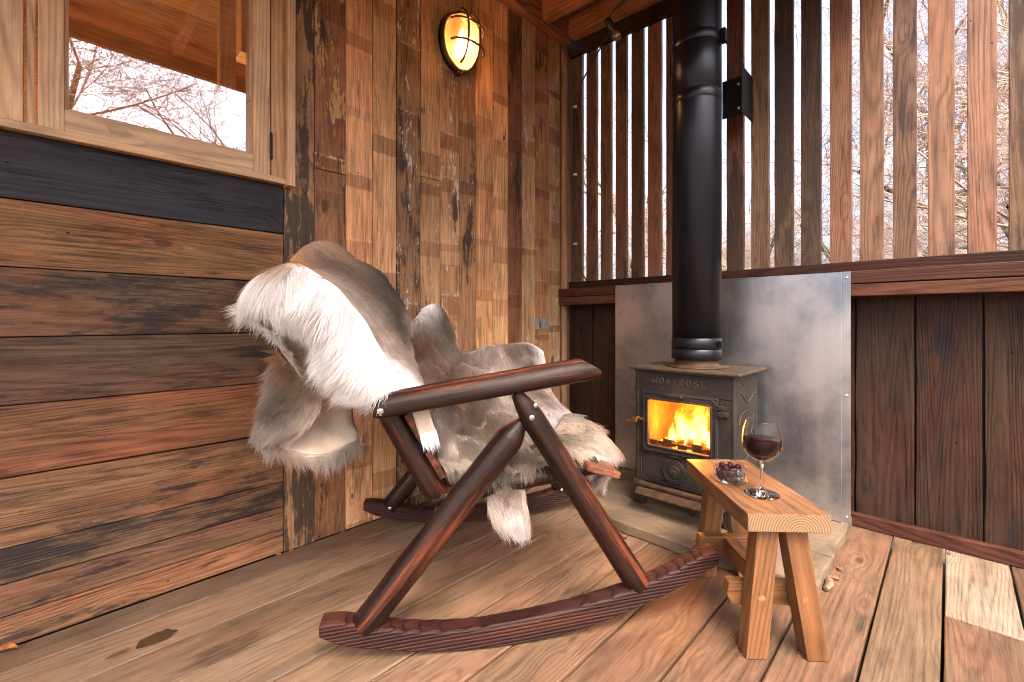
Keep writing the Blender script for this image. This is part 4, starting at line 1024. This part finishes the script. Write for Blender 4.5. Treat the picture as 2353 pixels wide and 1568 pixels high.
class Hide:
    def __init__(s): s.mb = MB(); s.roots = []; s.cols = []; s.pos = []; s.k = 0
    def patch(s, rows, comb=None, L=.035, dens=14, dark=.75, puff=.5, amp=.006, grav=.25, away=False, rag=0.0):
        """rows of (u, v, t, colour); comb = (da, db) lie of the hair over the grid"""
        R, C = len(rows), len(rows[0]); s.k += 1
        G = np.array([[list(chp(u, v, t)) + list(c) for (u, v, t, c) in r] for r in rows])
        na, nb = (R - 1) * 7 + 1, (C - 1) * 7 + 1
        aa, bb = np.meshgrid(np.linspace(0, R - 1, na), np.linspace(0, C - 1, nb), indexing='ij'); a, b = aa.ravel(), bb.ravel()
        E_ = ev(G, a, b); P = E_[:, :3]; Q = np.clip(E_[:, 3:], .02, .95)
        def nrm(a, b):
            e = .03; da = ev(G, np.minimum(a + e, R - 1), b)[:, :3] - ev(G, np.maximum(a - e, 0), b)[:, :3]; db = ev(G, a, np.minimum(b + e, C - 1))[:, :3] - ev(G, a, np.maximum(b - e, 0))[:, :3]
            n = np.cross(da, db); n /= np.linalg.norm(n, axis=1)[:, None] + 1e-9; return n, da / (np.linalg.norm(da, axis=1)[:, None] + 1e-9), db / (np.linalg.norm(db, axis=1)[:, None] + 1e-9)
        n, _, _ = nrm(a, b)
        sg_ = np.sign(np.mean(np.sum(n * (CAMN - P), 1))); sg_ *= (-1 if away else 1)
        P = P + (n * sg_) * (vnoise(P, 22, s.k)[:, :1] * amp + (vnoise(P, 34, s.k)[:, 1:2] * .005 if comb is None else 0))
        f = [(i * nb + j, i * nb + j + 1, (i + 1) * nb + j + 1, (i + 1) * nb + j) for i in range(na - 1) for j in range(nb - 1)]
        s.mb.add(P.tolist(), f, None, [tuple(c * dark) for c in Q], smooth=True)
        if comb is None: return
        # hair roots, evenly by area
        Pg = P.reshape(na, nb, 3); d1 = Pg[1:, :-1] - Pg[:-1, :-1]; d2 = Pg[:-1, 1:] - Pg[:-1, :-1]
        ar = np.linalg.norm(np.cross(d1, d2), axis=2); tot = ar.sum(); N_ = int(tot * 1e4 * dens)
        idx = rng.choice(ar.size, N_, p=(ar / tot).ravel()); ci, cj = np.unravel_index(idx, ar.shape)
        ra = (ci + rng.random(N_)) / 7; rb = (cj + rng.random(N_)) / 7
        E_ = ev(G, ra, rb); P = E_[:, :3]; Q = np.clip(E_[:, 3:], .02, 0.95)
        n, da, db = nrm(ra, rb); n = n * sg_
        P = P + n * (vnoise(P, 22, s.k)[:, :1] * amp)
        ca, cb = comb[0], comb[1]
        c = da * ca + db * cb + vnoise(P, 14, 5 + s.k) * .45
        cell = np.floor(P / .011); h = np.sin(cell @ np.array([127.1, 311.7, 74.7])) * 43758.5453; h = h - np.floor(h)
        h2 = np.sin(cell @ np.array([269.5, 183.3, 246.1])) * 43758.5453; h2 -= np.floor(h2)
        c = c + np.stack([h - .5, h2 - .5, (h * 7 % 1) - .5], -1) * .55
        c -= n * np.sum(c * n, 1)[:, None]; c /= np.linalg.norm(c, axis=1)[:, None] + 1e-9
        lg = L * (.6 + .6 * rng.random(N_)) * (.85 + .3 * h)
        d0 = c + n * puff + rng.normal(0, .13, (N_, 3)); d0 /= np.linalg.norm(d0, axis=1)[:, None]
        cen = (cell + .5) * .011
        g = np.array([0, 0, -1.0])
        K = 5; T_ = np.linspace(0, 1, K)
        bend = c * .35 - n * .25 + g * grav + vnoise(P, 60, 2) * .18
        pts = P[:, None, :] + lg[:, None, None] * (T_[None, :, None] * d0[:, None, :] + (T_ ** 2)[None, :, None] * bend[:, None, :] * .8)
        pts += (T_ ** 1.5)[None, :, None] * ((cen - P) * .45)[:, None, :]
        mot = vnoise(P, 9, 3.3 + s.k)[:, 0]; col = Q * (1 + .28 * (h - .5) + .28 * mot * (Q.mean(1) < .6))[:, None] * (1 + rng.normal(0, .13, N_))[:, None]
        s.pos.append(pts); s.cols.append(np.clip(col, .01, .95))
    def build(s, name, label, loc):
        root = thing(name, label, 'animal hide', loc)
        sk_ = mk('hide', s.mb, 'skin', root, fix=False); md = sk_.modifiers.new('thick', 'SOLIDIFY'); md.thickness = .003; md.offset = 0
        pts = np.concatenate(s.pos); col = np.concatenate(s.cols); n, K = pts.shape[:2]
        hc = bpy.data.hair_curves.new('fur'); hc.add_curves([K] * n)
        hc.attributes['position'].data.foreach_set('vector', (pts.reshape(-1, 3) - np.array(LOC[root.name])).astype(np.float32).ravel())
        r = hc.attributes.new('radius', 'FLOAT', 'POINT') if 'radius' not in hc.attributes else hc.attributes['radius']
        r.data.foreach_set('value', np.tile(np.array([.00055, .00052, .00045, .0003, .00006], dtype=np.float32), n))
        a = hc.attributes.new('fcol', 'FLOAT_COLOR', 'CURVE'); cc = np.ones((n, 4), dtype=np.float32); cc[:, :3] = col
        a.data.foreach_set('color', cc.ravel()); hc.materials.append(M['fur'])
        o = bpy.data.objects.new('fur', hc); COL.objects.link(o); o.parent = root
        print('fur', name, n); return root
H1 = Hide()
H1.patch([[(664, 600, .045, ORG), (700, 566, .20, TAN), (745, 552, .42, TAN), (786, 566, .60, BRN)],
          [(700, 622, .04, TAN), (745, 602, .22, BRN), (790, 592, .42, TAN), (813, 594, .62, BRN)],
          [(770, 665, .045, PNK), (812, 650, .22, BRN), (848, 640, .42, DKG), (866, 624, .64, DKG)],
          [(830, 730, .045, PNK), (862, 715, .20, GRB), (892, 700, .42, DKG), (910, 677, .64, DKG)],
          [(872, 800, .045, PNK), (898, 780, .18, GRB), (920, 765, .4, DKG), (942, 742, .62, PNK)],
          [(915, 860, .05, WH), (932, 840, .15, PNK), (938, 812, .3, GRB), (936, 772, .5, PNK)],
          [(965, 905, .06, WH), (963, 882, .12, PNK), (953, 852, .25, TAN), (943, 802, .42, BRN)]], (1, .15), .024, 24, .7, .4, .005)
H1.patch([[(640, 615, .05, ORG), (592, 642, .06, WH), (562, 695, .07, CRM)],
          [(675, 602, .045, TAN), (632, 650, .0, WH), (614, 695, .03, WH)],
          [(715, 622, .05, WH), (690, 680, -.01, WH), (668, 728, .03, WH)],
          [(775, 662, .04, WH), (745, 710, -.02, WH), (716, 752, .03, WH)],
          [(830, 728, .03, WH), (790, 770, -.015, WH), (735, 795, .03, WH)],
          [(870, 795, .03, WH), (820, 830, -.01, WH), (756, 845, .03, WH)],
          [(910, 855, .045, WH), (860, 885, .01, WH), (793, 888, .035, WH)],
          [(962, 898, .06, WH), (900, 915, .045, WH), (832, 915, .04, WH)]], (.25, 1), .050, 17, .9, .45, .008, .35)
H1.patch([[(562, 690, .10, CRM), (602, 685, .13, WH)], [(560, 718, .10, WH), (613, 730, .15, WH)], [(592, 750, .10, WH), (630, 775, .16, WH)], [(632, 782, .11, WH), (657, 812, .16, CRM)], [(668, 828, .12, CRM), (692, 852, .16, WH)]], (.5, -1), .042, 18, .9, .5)
H1.patch([[(598, 682, .15, LTH), (660, 735, .12, LTH), (722, 762, .08, LTH)], [(618, 740, .17, LTH), (680, 770, .21, LTH), (738, 810, .12, LTH)], [(655, 810, .17, LTH), (700, 830, .24, LTH), (748, 860, .16, LTH)], [(690, 870, .18, LTH), (722, 892, .26, LTH), (775, 915, .2, LTH)], [(700, 900, .2, LTH), (745, 915, .28, LTH), (800, 930, .28, LTH)]], None, dark=1)
H1.patch([[(634, 800, .16, ORG), (670, 850, .17, TAN), (702, 880, .17, BRN)], [(622, 860, .14, GRB), (665, 890, .14, BRN), (728, 895, .16, TAN)], [(608, 920, .13, GRB), (650, 940, .10, DKG), (738, 930, .14, CRM)], [(595, 975, .13, PNK), (640, 985, .10, PNK), (722, 965, .13, CRM)], [(588, 1005, .14, PNK), (628, 1012, .12, PNK), (690, 1000, .14, CRM)]], (1, -.55), .030, 20, .75, .45)
H1.patch([[(700, 885, .22, LTH), (760, 880, .26, LTH), (800, 895, .3, LTH)], [(680, 960, .2, LTH), (750, 950, .25, LTH), (815, 960, .3, LTH)], [(640, 1030, .138, LTH), (730, 1050, .168, LTH), (824, 1012, .245, LTH)]], None, dark=1)
H1.patch([[(590, 1000, .13, PNK), (640, 1025, .14, GRB), (700, 1042, .16, PNK), (762, 1040, .18, PNK), (824, 1005, .25, PNK)], [(592, 1012, .13, GRB), (642, 1036, .14, GRB), (702, 1053, .16, GRB), (764, 1051, .18, PNK), (826, 1016, .25, PNK)]], (1, .1), .030, 45, .7, .25, .002, .5)
H1.build('reindeer_hide', 'white and brown reindeer hide draped over the backrest of the rocking chair', cw(-.5, .3, 1.05))
H2 = Hide()
H2.patch([[(950, 735, .62, PNK), (985, 702, .66, WH), (1015, 708, .68, BRN), (1040, 748, .68, BRN)], [(948, 780, .55, BRN), (985, 765, .57, BRN), (1018, 768, .66, DKG), (1050, 800, .68, BRN)], [(955, 840, .45, BRN), (990, 840, .5, BRN), (1030, 840, .6, BRN), (1060, 835, .64, BRN)], [(960, 890, .38, BRN), (1000, 895, .42, BRN), (1040, 890, .5, BRN), (1070, 880, .56, BRN)]], (1, .2), .026, 20, .6, .4)
H2.patch([[(1055, 812, .69, BRN), (1110, 797, .70, PNK), (1165, 790, .70, BRN), (1213, 789, .70, PNK), (1248, 808, .69, WH)],
          [(1000, 850, .60, BRN), (1090, 840, .64, GRB), (1170, 845, .68, PNK), (1220, 850, .72, BRN), (1258, 880, .70, PNK)],
          [(960, 890, .40, BRN), (1060, 900, .50, BRN), (1160, 910, .56, PNK), (1240, 910, .62, PNK), (1292, 940, .60, BLW)],
          [(975, 960, .28, GRB), (1060, 970, .34, BRN), (1160, 975, .42, GRB), (1255, 960, .44, BLW), (1335, 967, .40, BLW)],
          [(995, 1030, .16, PNK), (1080, 1050, .2, CRM), (1170, 1035, .28, PNK), (1270, 1010, .36, CRM), (1378, 990, .30, PNK)],
          [(1010, 1068, .085, PNK), (1095, 1082, .085, CRM), (1190, 1072, .1, GRB), (1275, 1052, .14, CRM), (1325, 1038, .2, CRM)]], (1, .25), .036, 17, .65, .45, .012)
H2.patch([[(1300, 952, .44, PNK), (1345, 964, .36, PNK), (1390, 996, .28, TAN), (1412, 1030, .28, TAN)], [(1270, 990, .3, CRM), (1320, 995, .25, CRM), (1365, 1008, .18, CRM), (1405, 1040, .2, PNK)], [(1250, 1020, .15, CRM), (1290, 1030, .1, PNK), (1326, 1046, .09, CRM), (1345, 1046, .1, WH)]], (.4, .9), .034, 18, .65, .45, .008)
H2.patch([[(1412, 1032, .34, TAN), (1408, 1045, .22, TAN)], [(1402, 1075, .36, PNK), (1402, 1080, .24, PNK)], [(1374, 1105, .36, WH), (1380, 1112, .26, PNK)]], (1, .4), .034, 22, .7, .4)
H2.patch([[(1340, 1052, .3, WH), (1392, 1060, .26, WH)], [(1352, 1085, .3, WH), (1392, 1090, .28, PNK)], [(1365, 1108, .32, WH), (1385, 1115, .3, WH)]], (1, .1), .03, 18, .7, .3)
H2.patch([[(1122, 1082, .095, GRB), (1165, 1078, .085, DKG), (1202, 1080, .095, GRB)], [(1118, 1130, .09, PNK), (1165, 1130, .08, GRB), (1206, 1130, .09, PNK)], [(1126, 1185, .085, PNK), (1170, 1188, .07, BLW), (1212, 1180, .085, PNK)], [(1142, 1212, .085, PNK), (1180, 1216, .075, BLW), (1216, 1212, .085, PNK)]], (1, .12), .034, 24, .7, .3, .004, .3)
H2.patch([[(1190, 1070, .10, GRB), (1240, 1058, .12, TAN), (1290, 1045, .14, PNK)], [(1195, 1082, .09, GRB), (1242, 1072, .10, GRB), (1288, 1060, .12, PNK)]], (1, .0), .030, 26, .7, .35, .003, .5)
H2.patch([[(1050, 1072, .095, GRB), (1095, 1082, .09, CRM), (1135, 1082, .09, GRB)], [(1052, 1084, .09, GRB), (1097, 1094, .088, PNK), (1137, 1094, .088, GRB)]], (1, .1), .030, 26, .7, .35, .003, .5)
H2.patch([[(988, 905, .105, PNK), (1032, 905, .10, GRB)], [(997, 960, .10, PNK), (1042, 960, .10, GRB)], [(1006, 1020, .10, GRB), (1050, 1030, .10, PNK)], [(1018, 1075, .10, PNK), (1062, 1078, .10, GRB)], [(1028, 1095, .095, GRB), (1090, 1092, .095, PNK)]], (1, .15), .028, 20, .7, .35)
H2.patch([[(942, 930, .055, LTH), (976, 915, .05, LTH)], [(952, 965, .055, LTH), (990, 955, .05, LTH)], [(964, 1002, .055, LTH), (1002, 990, .05, LTH)]], None, dark=1)
H2.patch([[(964, 1000, .05, WH), (1002, 988, .045, WH)], [(966, 1008, .05, WH), (1004, 997, .045, WH)]], (1, .1), .026, 45, .8, .3, .001, .4)
H2.build('reindeer_hide', 'grey brown reindeer hide spread over the seat and far arm of the rocking chair', cw(.1, .4, .45))
#HIDES_END
#TREES_BEGIN
# ================================================================== TREES
def tree(px, py, H, seed, spread=1.0, label=None, r0=.11, lv=5, tw=.0034):
    rnd = random.Random(seed); tr = MB(); cr = MB()
    def seg(mbx, p, q, a, b, n):
        d = (q - p).normalized(); e = d.orthogonal().normalized(); f = d.cross(e); vs = []
        for c, r in ((p, a), (q, b)):
            for j in range(n):
                th = 2 * math.pi * j / n; vs.append(c + (e * math.cos(th) + f * math.sin(th)) * r)
        mbx.add(vs, [(j, (j + 1) % n, n + (j + 1) % n, n + j) for j in range(n)], smooth=n > 3)
    def grow(p, d, L_, r, lev):
        k = 5 if lev < 2 else 4; q = p
        for i in range(k):
            d = (d + Vector((rnd.gauss(0, .17), rnd.gauss(0, .17), rnd.gauss(.03, .12)))).normalized()
            q2 = q + d * (L_ / k); ra = max(tw * .6, r * (1 - .55 * i / k)); rb = max(tw * .5, r * (1 - .55 * (i + 1) / k))
            seg(tr if lev < 2 else cr, q, q2, ra, rb, 8 if lev < 2 else (5 if lev < 3 else 3)); q = q2
            if lev < lv and (i > 0 or lev > 0):
                for _ in range(rnd.choice((1, 2)) if lev else rnd.choice((1, 2))):
                    ax = d.orthogonal().normalized(); ax = Matrix.Rotation(rnd.uniform(0, 6.28), 3, d) @ ax
                    nd = (d * .55 + ax * rnd.uniform(.6, 1.1) * spread).normalized()
                    if nd.z < -.25: nd.z *= -.4
                    grow(q, nd, L_ * rnd.uniform(.45, .68), rb * rnd.uniform(.45, .65), lev + 1)
    grow(Vector((px, py, -.6)), Vector((rnd.gauss(0, .08), rnd.gauss(0, .08), 1)).normalized(), H * .55, r0, 0)
    t = thing('bare_tree', label, 'tree', (px, py, -.5), 'bare winter trees around the cabin')
    mk('trunk', tr, 'bark', t, fix=False); mk('crown', cr, 'twig', t, fix=False)
    return t
tree(-.6, 4.2, 5.2, 3, label='bare twiggy tree behind the left slats, nearest the plank wall')
tree(1.0, 4.6, 6.0, 8, label='bare tree with fine twigs behind the flue pipe')
tree(2.1, 3.6, 4.8, 21, 1.15, label='near tree with mossy crooked limbs behind the right slats')
tree(-2.6, 7.0, 8, 5, r0=.14, label='taller bare tree farther off beyond the left slats')
tree(1.9, 7.5, 8, 13, r0=.14, label='taller bare tree farther off beyond the right slats')
tree(5.6, -.6, 6.5, 31, r0=.12, label='bare tree reflected at the right of the cabin window')
tree(6.2, -2.3, 7, 37, r0=.13, label='bare tree reflected at the left of the cabin window')
# far wood: one mass of thin stems
m = MB(); rw = random.Random(4)
for k in range(220):
    a = rw.uniform(math.radians(20), math.radians(165)) if k % 3 else rw.uniform(math.radians(-60), math.radians(20)); r = rw.uniform(13, 26)
    p = Vector((r * math.cos(a) + .5, r * math.sin(a), -.5)); h_ = rw.uniform(3, 6); d = Vector((rw.gauss(0, .35), rw.gauss(0, .35), 1)).normalized()
    if k % 5: p.z += rw.uniform(.5, 4.5); d = Vector((rw.gauss(0, .8), rw.gauss(0, .8), rw.uniform(.1, 1))).normalized(); h_ = rw.uniform(.8, 3)
    w_ = rw.uniform(.006, .016) if k % 5 else rw.uniform(.02, .05)
    e = d.orthogonal().normalized(); f = d.cross(e); q = p + d * h_
    vs = [p + e * w_, p - e * .5 * w_ + f * .86 * w_, p - e * .5 * w_ - f * .86 * w_, q]
    m.add(vs, [(0, 1, 3), (1, 2, 3), (2, 0, 3)])
tag(mk('woodland', m, 'twig', None, fix=False), 'distant mass of bare winter woodland beyond the screen', 'woodland', kind='stuff')
#TREES_END
# ================================================================== LEAVES
def dleaf(p, sc, rot, label):
    m = MB(); n = 9; vs = []
    for i in range(n):
        a = i / (n - 1); w = math.sin(a * math.pi) ** .7 * .45
        for j in (-1, -.5, 0, .5, 1):
            x = (a - .5) * 1.6; y = j * w * (1 + .2 * math.sin(a * 20)); z = .10 + .22 * abs(j) ** 1.3 + .18 * math.sin(a * 3) + .05 * math.sin(a * 11 + j)
            vs.append(Vector(p) + Vector(((x * math.cos(rot) - y * math.sin(rot)) * sc, (x * math.sin(rot) + y * math.cos(rot)) * sc, z * sc)))
    fs = [(i * 5 + j, i * 5 + j + 1, (i + 1) * 5 + j + 1, (i + 1) * 5 + j) for i in range(n - 1) for j in range(4)]
    m.add(vs, fs, smooth=True); o = mk('dry_leaf', m, 'leaf', fix=False); md = o.modifiers.new('t', 'SOLIDIFY'); md.thickness = .0006
    tag(o, label, 'leaf', 'dry leaves blown onto the deck'); return o
dleaf((.022, -2.372, 0), .035, 1.2, 'orange dry leaf at the foot of the horizontal boards in the near left corner')
dleaf((.018, -1.712, 0), .018, .3, 'small curled dry leaf at the foot of the joint between horizontal and vertical boards')
dleaf((.020, -1.668, 0), .016, 2.0, 'tiny brown leaf scrap against the foot of the black stained vertical plank')
dleaf((.018, -1.470, 0), .015, .9, 'tiny brown leaf scrap at the foot of the pale vertical planks')
dleaf((.845, -.735, 0), .022, .5, 'reddish brown leaf in the shadow of the front edge of the hearth')
dleaf((1.492, -.415, 0), .018, 1.9, 'brown leaf scrap at the right edge of the hearth, farthest from the bench')
dleaf((1.488, -.500, 0), .020, .2, 'brown leaf scrap by the right hearth edge, between another scrap and a bark curl')
m = MB(); pp = smooth([(1.478, -.535, .010), (1.486, -.565, .012), (1.482, -.600, .011)], 4); m.rod(pp, [.009, .011, .012, .011, .012, .011, .010, .009, .007][:len(pp)], 10, wob=.5)
tag(mk('bark_curl', m, 'curl'), 'curl of grey bark lying at the right edge of the hearth', 'bark')

# ================================================================== CAMERA, LIGHT, WORLD
cam = bpy.data.cameras.new('camera'); co = bpy.data.objects.new('camera', cam); COL.objects.link(co)
cam.sensor_width = 36; cam.lens = FP / 2353 * 36; cam.shift_y = -(784 - HY) / 2353; cam.clip_start = .02; cam.clip_end = 500
co.location = CAM; co.rotation_euler = (math.radians(90), 0, math.atan2(-FW.x, FW.y)); S.camera = co
SUN_AZ, SUN_EL = math.radians(-35), math.radians(56)      # direction towards the sun in the xy plane
sd = Vector((math.cos(SUN_AZ) * math.cos(SUN_EL), math.sin(SUN_AZ) * math.cos(SUN_EL), math.sin(SUN_EL)))
sn = bpy.data.lights.new('sun', 'SUN'); sn.energy = .5; sn.angle = math.radians(60); sn.color = (1, .85, .63)
so = bpy.data.objects.new('sun', sn); COL.objects.link(so); so.rotation_euler = (-sd).to_track_quat('-Z', 'Y').to_euler(); so.location = (4, -4, 8)
rl = bpy.data.lights.new('room_lamp', 'POINT'); rl.energy = 22; rl.color = (1, .62, .3); rl.shadow_soft_size = .1
rl.energy = 14
ro = bpy.data.objects.new('room_lamp', rl); COL.objects.link(ro); ro.location = (-.9, -2.0, 1.4)
w = bpy.data.worlds.new('World'); S.world = w; w.use_nodes = True; nt = w.node_tree
bg = nt.nodes['Background']; sk = nt.nodes.new('ShaderNodeTexSky'); sk.sky_type = 'NISHITA'; sk.sun_disc = False
sk.sun_elevation = SUN_EL; sk.sun_rotation = math.pi / 2 - SUN_AZ; sk.air_density = .75; sk.dust_density = 9.0; sk.ozone_density = .2
nt.links.new(sk.outputs[0], bg.inputs[0]); bg.inputs[1].default_value = .15
S.view_settings.view_transform = 'Standard'; S.view_settings.look = 'None'; S.view_settings.exposure = 2.68; S.view_settings.gamma = 1
S.render.engine = 'CYCLES'; cy = S.cycles
cy.use_denoising = True; cy.max_bounces = 10; cy.diffuse_bounces = 5; cy.glossy_bounces = 4; cy.transmission_bounces = 8; cy.transparent_max_bounces = 24; cy.sample_clamp_indirect = 6; cy.caustics_reflective = False; cy.caustics_refractive = False
cy.blur_glossy = .5; cy.pixel_filter_type = 'BLACKMAN_HARRIS'; cy.filter_width = 1.05
